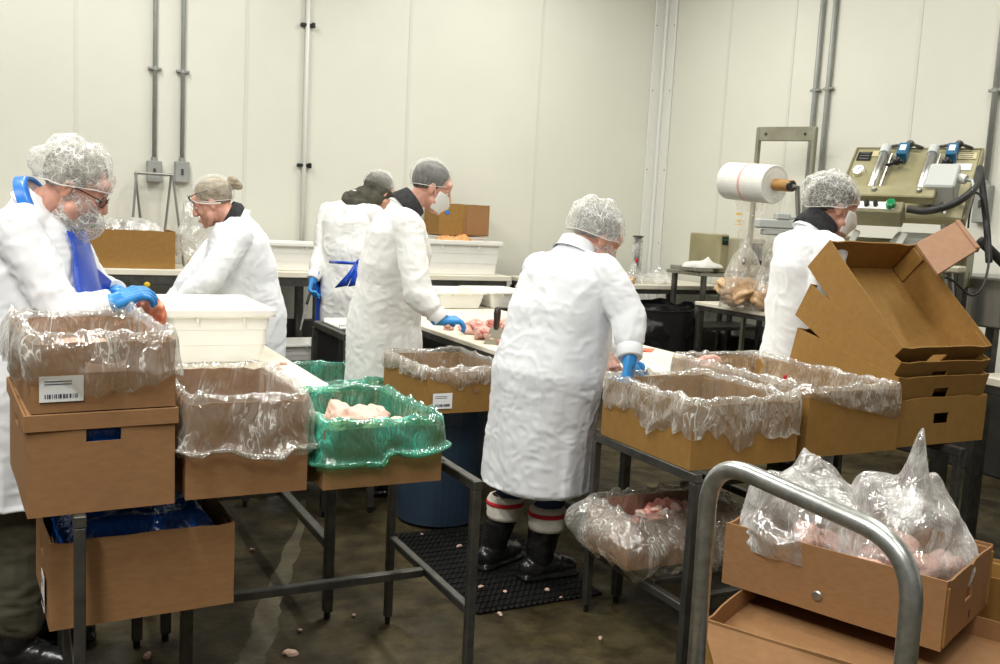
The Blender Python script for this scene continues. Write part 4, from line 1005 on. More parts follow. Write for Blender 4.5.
# black bin bag hung under the table edge
V = []; nu, nv = 90, 30
for j in range(nv):
    s = j/(nv-1)
    for i in range(nu):
        t = 2*math.pi*i/nu; rr = 1+.10*math.sin(math.pi*s)
        V.append((.36*rr*math.cos(t), .30*rr*math.sin(t), -.62*s))
V = np.array(V); V[:, :2] *= (1+vnoise(np.array([V[:, 0]*12, V[:, 1]*12, V[:, 2]*4]).T, 3)*.09+(cells(V*9, 4)-.4)*.10)[:, None]
V[:, 2] += vnoise(V*8, 5)*.03
bg = MB().add(V, [(j*nu+i, j*nu+(i+1) % nu, (j+1)*nu+(i+1) % nu, (j+1)*nu+i) for j in range(nv-1) for i in range(nu)]).build('black_bin_bag', M['film_k'], None, smooth=True, loc=(4.80, 6.50, .93))
tag(bg, 'glossy black bin bag hanging open below the corner film table', 'bin bag')
br = empty('round_bin', (4.80, 6.50, 0), 0, 'dark round bin inside the black bag below the corner film table', 'bin')
MB().lathe([(.24, 0), (.30, .04), (.34, .88), (.345, .90), (.31, .90), (.27, .05)], n=36).build('bin_body', M['blackp'], br)

# ------------------------------------------------------------------ scale / labeller on its shelf
sr = empty('label_shelf', (5.60, 6.62, 0), 0, 'dull steel stand with shelf carrying the beige labelling machine', 'stand')
b = MB().box((0, 0, 1.19), (.86, .48, .03), bev=.004); b.build('shelf', M['steel'], sr)
MB().box((-.42, -.10, 1.235), (.20, .34, .035), bev=.004).build('shelf_tray', M['steel'], sr)
for (x, y) in ((-.36, -.2), (.30, -.2), (-.36, .2), (.30, .2)): MB().sqtube((x, y, 0), (x, y, 1.18), .04).build('leg', M['dsteel'], sr)
MB().box((0, 0, .72), (.70, .42, .03)).build('lower_shelf', M['dsteel'], sr)
lm = empty('labelling_machine', (5.60, 6.64, 1.207), 0, 'beige box-shaped labelling machine with dark window on the steel stand', 'machine')
MB().box((.10, 0, .16), (.44, .40, .30), bev=.012).build('housing', M['beige'], lm)
MB().box((-.17, -.02, .165), (.10, .42, .33), bev=.01).build('side_housing', M['machine'], lm)
MB().box((.17, -.204, .17), (.22, .008, .19), bev=.003).build('dark_window', M['blackp'], lm)
MB().box((-.17, -.235, .275), (.06, .012, .07), bev=.003).build('display', M['blackp'], lm); MB().box((-.17, -.243, .285), (.04, .006, .012)).build('green_digits', M['green'], lm)
bag_sheet('folded_bags', 'white folded bags lying on the steel shelf in front of the labelling machine', Vector((5.22, 6.42, 1.25)), .20, .10, .05, [(.05, 0, .04, .04)], M['mask'], 61, cr=.012, nu=80, nv=40)

# ------------------------------------------------------------------ bag roll on its holder and upright bracket
bx0 = K(757, 128, 7.9); 
hr = empty('bag_roll_holder', (5.70, 5.75, 0), 0, 'steel upright holder carrying the big roll of bags by the right wall', 'stand')
o = hr.location
A = K(722, 180, 7.25); Bq = K(781, 185, 6.75); ax = (Bq-A).normalized()
MB().cyl(A+ax*.02-o, K(791, 186, 6.64)-o, .028, 16).build('spindle', M['core'], hr, smooth=True)
e = K(791, 186, 6.64); MB().cyl(e-ax*.012-o, e+ax*.012-o, .036, 18).build('black_end_cap', M['blackp'], hr, smooth=False)
MB().tube([e-o, e+Vector((.06, 0, .0))-o, e+Vector((.10, .0, -.25))-o, e+Vector((.10, 0, -1.0))-o], .018, 8).sqtube((e.x+.1-o.x, e.y-o.y, 0), (e.x+.1-o.x, e.y-o.y, 1.2), .045).build('upright_post', M['steel'], hr)
MB().box((e.x+.1-o.x, e.y-o.y, .01), (.3, .3, .02), bev=.003).build('base_plate', M['dsteel'], hr)
rl = empty('bag_roll', A+ax*.31, 0, 'big roll of clear plastic bags with red print on the brown core', 'bag roll'); o = rl.location
R_ = basis(ax, (0, 0, 1))
def along(mb_prof, nm, m, par, smooth=False):
    V = MB().lathe(mb_prof, n=40); V.v = [tuple(R_ @ Vector((z, x, y))) for (x, y, z) in V.v]; return V.build(nm, m, par, smooth=smooth)
Lr = .46
along([(.05, -Lr/2), (.132, -Lr/2), (.138, -Lr/2+.006), (.140, 0), (.138, Lr/2-.006), (.132, Lr/2), (.115, Lr/2-.003), (.10, Lr/2), (.05, Lr/2)], 'wound_bags', pmat('rolled_film', (.74, .74, .70), (.82, .82, .79), 8, rough=.25, bump=.2, bscale=14), rl)
along([(.1395, -.012), (.1412, -.010), (.1412, .010), (.1395, .012)], 'red_print_line', pmat('pale_red_print', (.72, .42, .38), rough=.4), rl)
along([(.042, Lr/2-.002), (.042, Lr/2+.16), (.036, Lr/2+.165), (.0, Lr/2+.165)], 'core_tube', M['core'], rl)
# bags drawn down from the roll
V = []; c0 = A+ax*.30; nu, nv = 40, 30
for j in range(nv):
    for i in range(nu):
        u = i/(nu-1)-.5; v = j/(nv-1); V.append(c0+ax*(u*(.5-.16*v)+.02*v)+Vector((0, 0, -.06-.50*v)))
V = np.array([tuple(p) for p in V]); V[:, 1] -= .10; V[:, 1] += vnoise(V*np.array([9, 9, 4]), 3)*.03+(cells(V*8, 6)-.4)*.03
o2 = MB().add(V, [(j*nu+i, j*nu+i+1, (j+1)*nu+i+1, (j+1)*nu+i) for j in range(nv-1) for i in range(nu-1)]).build('hanging_bag', M['film'], None, smooth=True)
tag(o2, 'clear printed bag drawn down from the big bag roll', 'plastic bag')
a_ = K(739, 214, 6.92); pr = MB().box((0, 0, 0), (.05, .004, .016)).box((.0, 0, -.05), (.06, .004, .008)).box((0, 0, -.075), (.07, .004, .006)).build('yellow_print', pmat('amber_print', (.7, .42, .05), rough=.5), o2, loc=a_)
pr.rotation_euler.z = math.atan2(ax.y, ax.x)
o = hr.location; hs_ = K(777, 224, 6.75)
MB().box(hs_-o, (.30, .10, .07), Matrix.Rotation(rad(-25), 3, 'Z'), .012).box(hs_-o+Vector((.02, -.02, .055)), (.10, .09, .05), Matrix.Rotation(rad(-25), 3, 'Z'), .01).box(hs_-o+Vector((.02, .0, -.06)), (.24, .09, .04), Matrix.Rotation(rad(-25), 3, 'Z'), .008).tube([hs_-o, e+Vector((.10, 0, -.2))-o], .014, 8).build('grey_seal_head', M['gbox'], hr)
ub = empty('upright_bracket', (5.80, 6.2, 0), 0, 'tall square-topped olive steel bracket standing before the pair of conduits', 'bracket'); o = ub.location
q0, q1 = K(759, 134, 7.95), K(815, 134, 7.55)
q0z = Vector((q0.x, q0.y, 0)); q1z = Vector((q1.x, q1.y, 0))
dl = (q1-q0).normalized(); Rb = basis(dl, (0, 0, 1))
MB().box((q0+q1)/2-o, ((q1-q0).length+.03, .03, .115), Rb, bev=.005).build('top_plate', M['woodplate'], ub)
MB().sqtube(q0z-o, q0+Vector((0, 0, .05))-o, .035).build('post', M['woodplate'], ub); MB().sqtube(q1z-o, q1+Vector((0, 0, .05))-o, .035).build('post', M['woodplate'], ub)
for s_ in (.15, .85): MB().ell(q0.lerp(q1, s_)-o+Rb @ Vector((0, -.017, 0)), .012).build('bolt', M['dsteel'], ub, smooth=True)

# bags of marinated chicken
def chicken_bag(c, a, h_, seed, label, n=6, g='pieces in the clear chicken bags'):
    random.seed(seed)
    for i in range(n):
        t = 2*math.pi*i/n; q = Vector(c)+Vector((a*.5*math.cos(t), a*.38*math.sin(t), .06+.05*(i % 3)))
        piece(q, .098, M['meat_gold'], 'golden pink marinated chicken piece inside a clear bag', g)
    bag_sheet('chicken_bag', label, Vector(c), a, a*.75, h_, [(.02*a, 0, h_*.35, .05)], M['film'], seed, cr=.014, nu=110, nv=60, power=.9)
q = K(741, 300, 7.35); chicken_bag((q.x, q.y, .985), .18, .44, 3, 'tall clear bag of marinated chicken with a gathered neck, left of the two')
q = K(768, 301, 7.25); chicken_bag((q.x, q.y, .985), .15, .36, 4, 'clear bag of marinated chicken, right of the two, behind the worker at the machine')

# ------------------------------------------------------------------ sealing machine
mc = K(907, 182, 5.0)
az = math.atan2(-.676, .737)
LAT = Vector((math.sin(rad(30)), -math.cos(rad(30)), 0)); NRM = Vector((-math.cos(rad(30)), -math.sin(rad(30)), 0)); tiltb = rad(50)
UPV = (Vector((0, 0, 1))*math.cos(tiltb) - NRM*math.sin(tiltb)).normalized(); OUT = LAT.cross(UPV).normalized()
UPV = UPV+LAT*.0
sm = empty('bag_sealing_machine', (mc.x, mc.y, 0), 0, 'olive-beige tilted bag sealing machine with gauges, chrome cylinders and blue valves', 'machine')
Rm = Matrix((LAT, UPV, OUT)).transposed()
o = sm.location
def MP(x, y, z): return mc-o+Rm @ Vector((x*.95, y*1.22, z))
# tilted back panel 0.66 x 0.44
def mbox(b, x, y, z, dx, dy, dz, bev=.004): return b.box(MP(x, y, z), (dx, dy, dz), Rm, bev)
b = MB(); mbox(b, 0, .0, -.02, .63, .585, .05, .008); b.build('control_panel', M['machine'], sm)
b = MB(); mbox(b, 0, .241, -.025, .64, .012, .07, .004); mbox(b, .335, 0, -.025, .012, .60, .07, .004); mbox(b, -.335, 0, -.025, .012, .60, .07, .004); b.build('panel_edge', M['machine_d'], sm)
for x in (-.16, .095):
    b = MB(); b.cyl(MP(x, -.16, .045), MP(x, .155, .045), .021, 18); c_ = b.build('chrome_cylinder', M['chrome'], sm, smooth=True)
    MB().cyl(MP(x, .15, .045), MP(x, .20, .045), .027, 18).build('cylinder_cap', M['gbox'], c_, smooth=False)
    MB().tube([MP(x+.036, -.15, .03), MP(x+.036, .17, .03)], .006, 8).build('guide_rod', M['chrome'], c_)
    b = MB(); mbox(b, x+.10, .165, .045, .052, .10, .06, .004); v = b.build('blue_valve', M['valve'], sm)
    b = MB(); mbox(b, x+.10, .165, .077, .030, .05, .004, .001); b.build('valve_sticker', M['label'], v)
    b = MB(); b.ell(MP(x+.085, .095, .05), .024); b.tube([MP(x+.03, .08, .03), MP(x+.085, .09, .05), MP(x+.12, .09, .05)], .010, 8); b.build('dark_fitting', M['blackp'], v, smooth=True)
    b = MB(); b.ell(MP(x+.12, .235, .04), (.026, .02, .02)); b.tube([MP(x+.02, .225, .03), MP(x+.12, .24, .04), MP(x+.19, .225, .02)], .009, 8); b.build('top_fitting', M['dsteel'], v, smooth=True)
    for s in (.04, .11, .155):
        mbox(MB(), x+.035, s, .02, .012, .02, .02, .002).build('small_fitting', M['blackp'], v)
# gauge with face and needle
g = MB(); V = MB().lathe([(.034, 0), (.034, .02), (.030, .024), (.030, .018), (.0, .018)], n=28, cap=(True, False)); V.v = [tuple(MP(-.275+x, .06+y, .005+z)) for (x, y, z) in V.v]; go = V.build('pressure_gauge', M['chrome'], sm)
V = MB().lathe([(.029, 0), (.029, .002)], n=28); V.v = [tuple(MP(-.275+x, .06+y, .0235+z)) for (x, y, z) in V.v]; V.build('gauge_face', M['label'], go)
b = MB(); b.box(MP(-.272, .065, .027), (.022, .003, .002), Rm @ Matrix.Rotation(.8, 3, 'Z')); b.build('needle', M['ink'], go)
# plates
b = MB(); mbox(b, -.275, .175, .008, .075, .075, .006, .001); pl_ = b.build('dark_name_plate', M['blackp'], sm)
b = MB()
for i in range(3):
    b.box(MP(-.275, .195-.02*i, .012), (.05, .004, .002), Rm)
b.build('plate_print', M['chrome'], pl_)
b = MB(); mbox(b, -.19, .195, .008, .09, .05, .006, .001); b.build('brass_plate', pmat('pale_brass', (.62, .55, .33), rough=.4, metal=.3), sm)
b = MB(); mbox(b, .245, .185, .008, .13, .055, .006, .001); w1 = b.build('spec_plate', pmat('pale_brass', (.62, .55, .33)), sm)
b = MB()
for i in range(3): b.box(MP(.245, .20-.014*i, .012), (.10, .003, .002), Rm)
b.build('spec_print', M['ink'], w1)
b = MB(); mbox(b, .250, .105, .008, .10, .055, .006, .001); b.build('white_sticker', M['label'], sm)
# lower beam with two bolts
b = MB(); mbox(b, -.08, -.195, .10, .52, .085, .05, .006); bm = b.build('cross_beam', M['machine'], sm)
for x in (-.11, .115): MB().ell(MP(x, -.195, .128), .015).build('beam_bolt', M['steel'], bm, smooth=True)
# control box with switches
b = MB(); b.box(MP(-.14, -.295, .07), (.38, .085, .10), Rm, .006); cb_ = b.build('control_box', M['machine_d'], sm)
b = MB(); b.box(MP(-.15, -.295, .122), (.32, .055, .004), Rm, .001); b.build('white_fascia', M['label'], cb_)
for x, m_, r_ in ((-.30, 'blackp', .013), (-.255, 'red', .008), (-.225, 'core', .010), (-.19, 'orange', .006), (-.12, 'blackp', .014), (-.075, 'blackp', .012), (.0, 'green', .024)):
    V = MB().lathe([(r_, 0), (r_, .022), (r_*.7, .026)], n=18); V.v = [tuple(MP(x+a, -.295+b2, .124+c)) for (a, b2, c) in V.v]; nm = {'green': 'green_button'}.get(m_, 'switch_knob'); V.build(nm, M[m_], cb_)
# grey switch box hung on the right with its conduit
b = MB(); b.box(MP(.205, -.10, .08), (.14, .19, .13), Rm, .008); gb = b.build('grey_switch_box', M['gbox'], sm)
MB().cyl(MP(.28, -.075, .10), MP(.315, -.085, .10), .024, 16).build('cable_gland', M['trimw'], gb)
MB().tube([MP(.315, -.085, .10), MP(.345, -.09, .10), MP(.36, -.13, .11), MP(.36, -.18, .12)], .008, 8).build('grey_cable', M['gbox'], gb, smooth=True)
# body below: sloping bed, rails, table plate
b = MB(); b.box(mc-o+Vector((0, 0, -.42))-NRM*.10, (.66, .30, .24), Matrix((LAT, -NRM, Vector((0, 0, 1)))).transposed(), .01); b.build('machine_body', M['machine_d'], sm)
b = MB(); b.box(mc-o+LAT*.16+Vector((0, 0, -.30))+NRM*.10, (.36, .20, .03), Matrix((LAT, -NRM, Vector((0, 0, 1)))).transposed() @ Matrix.Rotation(.25, 3, 'X'), .004).build('steel_chute', M['gbox'], sm)
for x in (-.20, .03): MB().box(mc-o+LAT*x+Vector((0, 0, -.335))+NRM*.24, (.030, .02, .15), Matrix((LAT, -NRM, Vector((0, 0, 1)))).transposed() @ Matrix.Rotation(.4, 3, 'Y'), .003).build('white_rail', M['label'], sm)
b = MB(); b.box(mc-o+Vector((0, 0, -.43))+NRM*.30-LAT*.02, (.74, .24, .03), Matrix((LAT, -NRM, Vector((0, 0, 1)))).transposed(), .006); b.build('work_ledge', M['beige'], sm)
for x in (-.3, .3):
    for y in (-.1, .1): MB().sqtube((mc-o+LAT*x+NRM*y)*1.0-Vector((0, 0, mc.z)), mc-o+LAT*x+NRM*y+Vector((0, 0, -.45)), .05).build('leg', M['dsteel'], sm)
MB().cyl(Vector((K(946, 240, 4.75)-o).to_tuple()), K(944, 195, 4.75)-o, .022, 14).build('upright_tube', M['steel'], sm, smooth=True)
pp = K(952, 330, 4.75)-o; MB().cyl(pp, K(946, 240, 4.75)-o, .022, 14).build('lower_tube', M['steel'], sm, smooth=True)
# hoses
def hose(pts, r_, label, name='black_hose', m='rubber'):
    pts = [Vector(p) for p in pts]; out = []
    for i in range(len(pts)-1):
        p0, p1, p2, p3 = pts[max(i-1, 0)], pts[i], pts[i+1], pts[min(i+2, len(pts)-1)]
        for k in range(8):
            t = k/8; out.append(.5*((2*p1)+(p2-p0)*t+(2*p0-5*p1+4*p2-p3)*t*t+(3*p1-p0-3*p2+p3)*t**3))
    out.append(pts[-1]); q0 = out[0].copy()
    ob = MB().tube([p-q0 for p in out], r_, 10).build(name, M[m], None, smooth=True, loc=q0); tag(ob, label, 'hose'); return ob
hose([K(907, 209, 4.72), K(925, 211, 4.68), K(945, 207, 4.62), K(962, 199, 4.6), K(975, 187, 4.66), K(980, 168, 4.8)], .018, 'thick black hose curving along the right side of the sealing machine')
hose([K(980, 168, 4.8), K(984, 200, 4.75), K(987, 230, 4.7), K(989, 262, 4.65)], .017, 'black hose dropping straight from the panel corner of the sealing machine')
hose([K(979, 240, 4.7), K(990, 250, 4.7), K(1008, 268, 4.7)], .024, 'short black hose bending off at the right edge')
hose([K(966, 195, 4.75), K(980, 195, 4.7), K(987, 225, 4.7), K(989, 260, 4.6), K(982, 288, 4.5), K(970, 295, 4.5), K(955, 282, 4.5), K(945, 277, 4.5)], .006, 'thin black cable looping down behind the tipped box', 'cable')
hose([K(974, 195, 4.9), K(970, 212, 5.0), K(968, 228, 5.0)], .005, 'thin short black cable by the right wall junction box', 'cable')

# right edge: steel unit, carton, white board
su = empty('steel_unit', (4.62, 3.30, 0), 0, 'brushed steel cabinet unit behind the nested boxes at the right edge', 'cabinet')
MB().box((0.2, .1, 1.28), (.62, .5, .26), bev=.01).build('housing', M['steel'], su)
MB().lathe([(.05, -.156), (.055, -.15), (.055, -.13)], n=20).build('round_socket', M['dsteel'], su, loc=(.02, -.16, 1.36))
MB().sqtube((-.02, -.05, 0), (-.02, -.05, 1.16), .05).sqtube((.4, -.05, 0), (.4, -.05, 1.16), .05).build('leg', M['dsteel'], su)
frame_table('side_table', 'cream-topped table at the right edge under a kraft carton', 'table', 4.15, 5.0, 2.35, 3.0, .955, M['dsteel'], top=.04, topm=M['board'])
carton((4.55, 2.66, .957), .60, .45, .17, 0, 'kraft carton with handle slot at the right edge behind the nested boxes', holes=('front',), seed=91)

# ------------------------------------------------------------------ people

def hand_prims(mb, W, d, n, side, infl=0.0, curl=.5, spread=.16, s=1.0):
    """hand from wrist W, fingers along d, palm facing n; side +1: thumb to d x n ... """
    d = Vector(d).normalized(); n = Vector(n); n = (n-d*n.dot(d)).normalized(); t = n.cross(d).normalized()*side   # towards the thumb
    Lp = .088*s
    for k, o in enumerate((.030, .010, -.010, -.028)):
        a = W+t*o*.55*s; b = W+d*Lp*(1-.03*abs(k-1))+t*o*s
        mb.cap(a, b, .016*s+infl, .0125*s+infl, 10)
    mb.cap(W-d*.03, W+d*.02, .026*s+infl, .027*s+infl, 12)
    Ls = (.072, .080, .074, .058); fr = .0088
    for k, o in enumerate((.032, .0105, -.0115, -.032)):
        p = W+d*Lp*(1-.03*abs(k-1))+t*o*s; a = spread*(1.2-.8*k)*.35; dd = (d*math.cos(a)+t*math.sin(a)).normalized()
        c = curl*(1+.14*k)
        for q, fl in enumerate((.45, .31, .24)):
            ang = c*(.7 if q == 0 else .75)
            R = Matrix.Rotation(ang, 3, dd.cross(n).normalized()); dd = (R @ dd).normalized(); nn_ = n
            e = p+dd*Ls[k]*fl*s; mb.cap(p, e, (fr-.0006*q)*s+infl, (fr-.0006*(q+1))*s+infl, 10); p = e
            n_ = R @ n if False else n
    # thumb
    p = W+d*.022*s+t*.026*s+n*.006; dd = (d*.72+t*.62+n*.30).normalized()
    for q, fl in enumerate((.040, .032, .026)):
        e = p+dd*fl*s; mb.cap(p, e, (.0125-.001*q)*s+infl, (.0115-.001*q)*s+infl, 10); p = e
        dd = (dd+n*.25+d*.25*(1 if q else .6)-t*.18).normalized()

def head_prims(mb, Hc, Rh, s=1.0):
    def P(x, y, z): return Hc+Rh @ Vector((x*s, y*s, z*s))
    def E(c, r, rot=None): mb.ell(P(*c), (r[0]*s, r[1]*s, r[2]*s), Rh if rot is None else Rh @ rot, 20, 12)
    E((-.012, 0, .035), (.098, .076, .092)); E((.02, 0, -.02), (.075, .066, .085)); E((.045, 0, -.045), (.045, .052, .062))
    E((.052, 0, -.088), (.036, .038, .026)); E((.083, 0, -.098), (.016, .018, .016))           # jaw, chin
    E((.078, 0, .045), (.022, .055, .028)); E((.082, 0, .028), (.018, .046, .009))               # forehead, brow
    mb.cap(P(.094, 0, .018), P(.114, 0, -.022), .0085*s, .0125*s, 10); E((.104, 0, -.03), (.014, .0175, .010))
    for sy in (-1, 1):
        E((.066, sy*.034, -.022), (.024, .022, .024)); E((.080, sy*.031, .0125), (.0125, .016, .009)); E((-.006, sy*.077, -.008), (.018, .007, .031), Matrix.Rotation(sy*.25, 3, 'Z'))
        mb.cap(P(.03, sy*.052, -.06), P(.052, sy*.030, -.086), .026*s, .02*s, 10)
    E((.094, 0, -.060), (.014, .023, .008)); E((.092, 0, -.072), (.014, .020, .008))

def person(name, label, base, heading, head, hdir, joints, coat_m, hem, lean=None, wid=.205, dep=.135, hemw=(.25, .20), hair=None, net='bouffant',
           trousers='olive', hair_len=0, mask=False, curl=(.6, .6), hdn=None, hips=None, seed=0, hand_n=None, sleeve_r=(.073, .064, .052), hs=1.0, chest=None, shoulderz=None, sock=False, low_collar=False, belly=0.0):
    """joints: dict of world points: shL, elL, wrL, hdL (finger direction), same R; kneeL.. optional"""
    base = Vector(base); r = empty(name, base, 0, label, 'person')
    T = lambda p: Vector(p)-base
    f = Vector((math.cos(heading), math.sin(heading), 0)); l = Vector((-f.y, f.x, 0)); Z = Vector((0, 0, 1))
    J = {k: (Vector(v) if k.startswith('hd') or k.startswith('pn') else T(v)) for k, v in joints.items()}
    Hc = T(head); Rh = basis(hdir, Z if abs(Vector(hdir).normalized().z) < .98 else f)
    hip = T(hips) if hips is not None else Vector((0, 0, .93))
    shc = (J['shL']+J['shR'])/2
    lat = (J['shL']-J['shR']).normalized()
    neck = shc+Vector((0, 0, .055))+(Hc-shc)*.12
    skull_base = Hc+Rh @ Vector((-.03, 0, -.06))
    waist = hip.lerp(shc, .38)+f*.01; ch = hip.lerp(shc, .72)+f*.012
    # legs
    st = joints.get('st', .10)
    leg = {}
    for s, k in ((1, 'L'), (-1, 'R')):
        hj = hip+l*s*.095+Z*-.02
        an = J.get('an'+k, l*s*st+Vector((0, 0, .09))-f*.01)
        kn = hj.lerp(an, .50)+f*.03
        leg[k] = (hj, kn, an, J.get('toe'+k, f+l*s*.15).normalized() if not isinstance(J.get('toe'+k), type(None)) else (f+l*s*.2).normalized())
    # ---- body
    b = MB()
    b.cap(hip-Z*.03, waist, .115, .105); b.cap(waist, ch, .105, .115); b.cap(ch, shc-Z*.03, .115, .09)
    for s, k in ((1, 'L'), (-1, 'R')):
        hj, kn, an, toe = leg[k]
        b.cap(hj, kn, .082, .052); b.cap(kn, an, .052, .034); b.cap(an-toe*.03-Z*.04, an+toe*.14-Z*.055, .032, .026)
        sh, el, wr = J['sh'+k], J['el'+k], J['wr'+k]
        b.cap(shc, sh, .075, .052); b.cap(sh, el, .048, .037); b.cap(el, wr, .038, .026)
        hand_prims(b, wr, J['hd'+k], J.get('pn'+k, -Z), 1 if k == 'L' else -1, -.001, curl[0 if k == 'L' else 1], s=hs)
    b.cap(shc-Z*.02, neck, .062, .055); b.cap(neck, skull_base, .055, .058)
    head_prims(b, Hc, Rh, hs)
    body = fuse(b, 'body', M['skin'], r, voxel=.0048, smooth=2)
    body['label'] = 'body of the person, seen where the clothing leaves skin bare'
    # ---- eyes
    for s in (-1, 1):
        MB().ell((0, 0, 0), .0105*hs, n=14, m=8).build('eye', M['eyew'], r, smooth=True, loc=Hc+Rh @ Vector((.0825, s*.031, .005))*hs)
        MB().ell((0, 0, 0), .0065*hs, n=12, m=8).build('iris', M['iris'], r.children[-1] if r.children else r, smooth=True).location = Rh @ Vector((.0058, 0, -.002))*hs
    MB().ell(Hc+Rh @ Vector((.101, 0, -.066))*hs, (.0075, .017, .0065), Rh, 12, 8).build('lips', M['lip'], r, smooth=True)
    # ---- coat: torso lofted from collar to hem, sleeves melted in
    C = MB(); n = 40
    def ring(c, a, d_, latv, tilt_up, e=2.5):
        lv = latv.normalized(); u = tilt_up.normalized(); dv = lv.cross(u).normalized()*-1; out = []
        for i in range(n):
            t = 2*math.pi*i/n; cs, sn = math.cos(t), math.sin(t)
            out.append(c+lv*a*math.copysign(abs(cs)**(2/e), cs)+dv*d_*math.copysign(abs(sn)**(2/e), sn))
        return out
    up = (shc-hip).normalized()
    zh = hem-base.z
    hc = Vector((hip.x, hip.y, zh))*1.0; hc.x = hip.x*.55; hc.y = hip.y*.55
    mid = hc.lerp(hip, .55)
    uz = lambda a: (Z*(1-a)+up*a)
    rings = [ring(hc, hemw[0], hemw[1], l, Z, 2.3), ring(hc.lerp(mid, .5), hemw[0]*.985, hemw[1]*.985, l, Z, 2.3), ring(mid, hemw[0]*.96, hemw[1]*.96, l, Z, 2.3),
             ring(hip, wid*1.10, dep*1.30, l, uz(.4), 2.4), ring(hip.lerp(waist, .5), wid*1.06, dep*1.25, l, uz(.7)), ring(waist+f*belly, wid*1.03, dep*1.22+belly, l.lerp(lat, .3), up),
             ring(hip.lerp(shc, .55)+f*belly*.5, wid*1.04, dep*1.20+belly*.5, l.lerp(lat, .6), up), ring(ch, wid*1.05, dep*1.17, lat, up), ring(hip.lerp(shc, .88), wid*1.0, dep*1.05, lat, up),
             ring(shc+up*.025, wid*.78, dep*.80, lat, up), ring(shc+up*.058, wid*.48, dep*.62, lat, up), ring(neck+up*.012, .083, .078, lat, (skull_base-shc), 2)]
    C.loft(rings)
    for k in 'LR':
        sh, el, wr = J['sh'+k], J['el'+k], J['wr'+k]
        C.cap(shc.lerp(sh, .35)+up*.0, sh-up*.012, .088, .074)
        m1 = sh.lerp(el, .5); C.cap(sh-up*.012, m1, sleeve_r[0], (sleeve_r[0]+sleeve_r[1])/2+.004); C.cap(m1, el, (sleeve_r[0]+sleeve_r[1])/2+.004, sleeve_r[1])
        we = wr-(wr-el).normalized()*.005; m2 = el.lerp(we, .5)
        C.cap(el, m2, sleeve_r[1]+.003, (sleeve_r[1]+sleeve_r[2])/2+.002); C.cap(m2, we-(wr-el).normalized()*.05, (sleeve_r[1]+sleeve_r[2])/2, sleeve_r[2]*.92)
        C.cyl(we-(wr-el).normalized()*.05, we, sleeve_r[2]*.91, 16, sleeve_r[2]*.80)
    els = [J['elL'], J['elR']]
    hipz = hip.z
    def wrinkle(co, no):
        z = co[:, 2]
        low = np.clip((hipz+.05-z)/max(.1, hipz-zh), 0, 1)
        ang = np.arctan2(co[:, 1]-hc.y, co[:, 0]-hc.x)
        c1_ = np.stack([np.cos(ang)*2.6, np.sin(ang)*2.6, z*.9+seed], 1)
        vert = vnoise(c1_*1.5, seed)*.016+ridge(c1_*2.7, seed+1)*.006
        ge = vnoise(co*7+seed, seed+3)*.007
        q = co.copy(); q = q*np.array([10, 10, 9]) + vnoise(co*5, seed+6)[:, None]*1.2
        cr = ridge(q, seed+4)
        creases = np.clip(cr, .1, 1)**2*.0068
        q2 = co*np.array([24, 24, 34])+vnoise(co*8, seed+8)[:, None]*1.5
        fine = ridge(q2, seed+5)*.0022
        e_ = np.zeros(len(co))
        for p in els: e_ += np.exp(-(np.linalg.norm(co-np.array(p), axis=1)/.13)**2)
        d = vert*low+ge+creases*(.55+.9*np.clip(e_, 0, 1))*(1-.35*low)+fine-.004
        keep = np.where(z < zh+.012, .3, 1.0)
        return co+no*(d*keep)[:, None]
    coat = fuse(C, 'coat', M[coat_m], r, voxel=.0075, smooth=3, disp=wrinkle)
    coat['label'] = 'long white work coat'
    # seams: back yoke, side seam, hem stitch; collar
    lr = ring(neck+up*.0, .090, .086, lat, (skull_base-shc), 2); ur = ring(neck+up*.04+(skull_base-neck)*.10, .078, .074, lat, (skull_base-shc), 2)
    lo = ring(neck-up*.018, .108, .103, lat, (skull_base-shc), 2)
    if low_collar: MB().loft([lo, lr, ring(neck-up*.004, .080, .076, lat, (skull_base-shc), 2)], cap=False).build('coat_collar', M[coat_m], coat, smooth=True)
    else: MB().loft([lo, lr, ur, ring(neck+up*.038+(skull_base-neck)*.10, .072, .068, lat, (skull_base-shc), 2), ring(neck+up*.0, .078, .074, lat, (skull_base-shc), 2)], cap=False).build('coat_collar', M[coat_m], coat, smooth=True)
    # cuffs
    for k in 'LR':
        el, wr = J['el'+k], J['wr'+k]; dr = (wr-el).normalized()
        MB().tube([wr-dr*.05, wr-dr*.045, wr-dr*.004, wr, wr-dr*.003], [sleeve_r[2]*.90, sleeve_r[2]*.91+.001, sleeve_r[2]*.84+.001, sleeve_r[2]*.82, sleeve_r[2]*.70], 20, cap=False).build('cuff', M[coat_m], coat, smooth=True)
    # ---- gloves
    for i, k in enumerate('LR'):
        g = MB(); hand_prims(g, J['wr'+k], J['hd'+k], J.get('pn'+k, -Z), 1 if k == 'L' else -1, .0018, curl[i], s=hs)
        dr = (J['wr'+k]-J['el'+k]).normalized(); g.cap(J['wr'+k]-dr*.04, J['wr'+k], .036, .031)
        go = fuse(g, 'glove', M['glove'], r, voxel=.0035, smooth=2); go['label'] = 'blue disposable glove'
    # ---- trousers and boots
    Tm = MB()
    for k in 'LR':
        hj, kn, an, toe = leg[k]
        Tm.cap(hj, kn, .105, .078); Tm.cap(kn, kn.lerp(an, .28) if sock else an+Z*.12, .078 if sock else .088, .066 if sock else .088)
    Tm.cap(hip-Z*.02, hip+Z*.06, .13, .12)
    fuse(Tm, 'trousers', M[trousers], r, voxel=.009, smooth=2, disp=lambda co, no: co+no*(vnoise(co*np.array([14, 14, 20]), 5)*.008+ridge(co*np.array([18, 18, 34]), 6)*.004)[:, None])
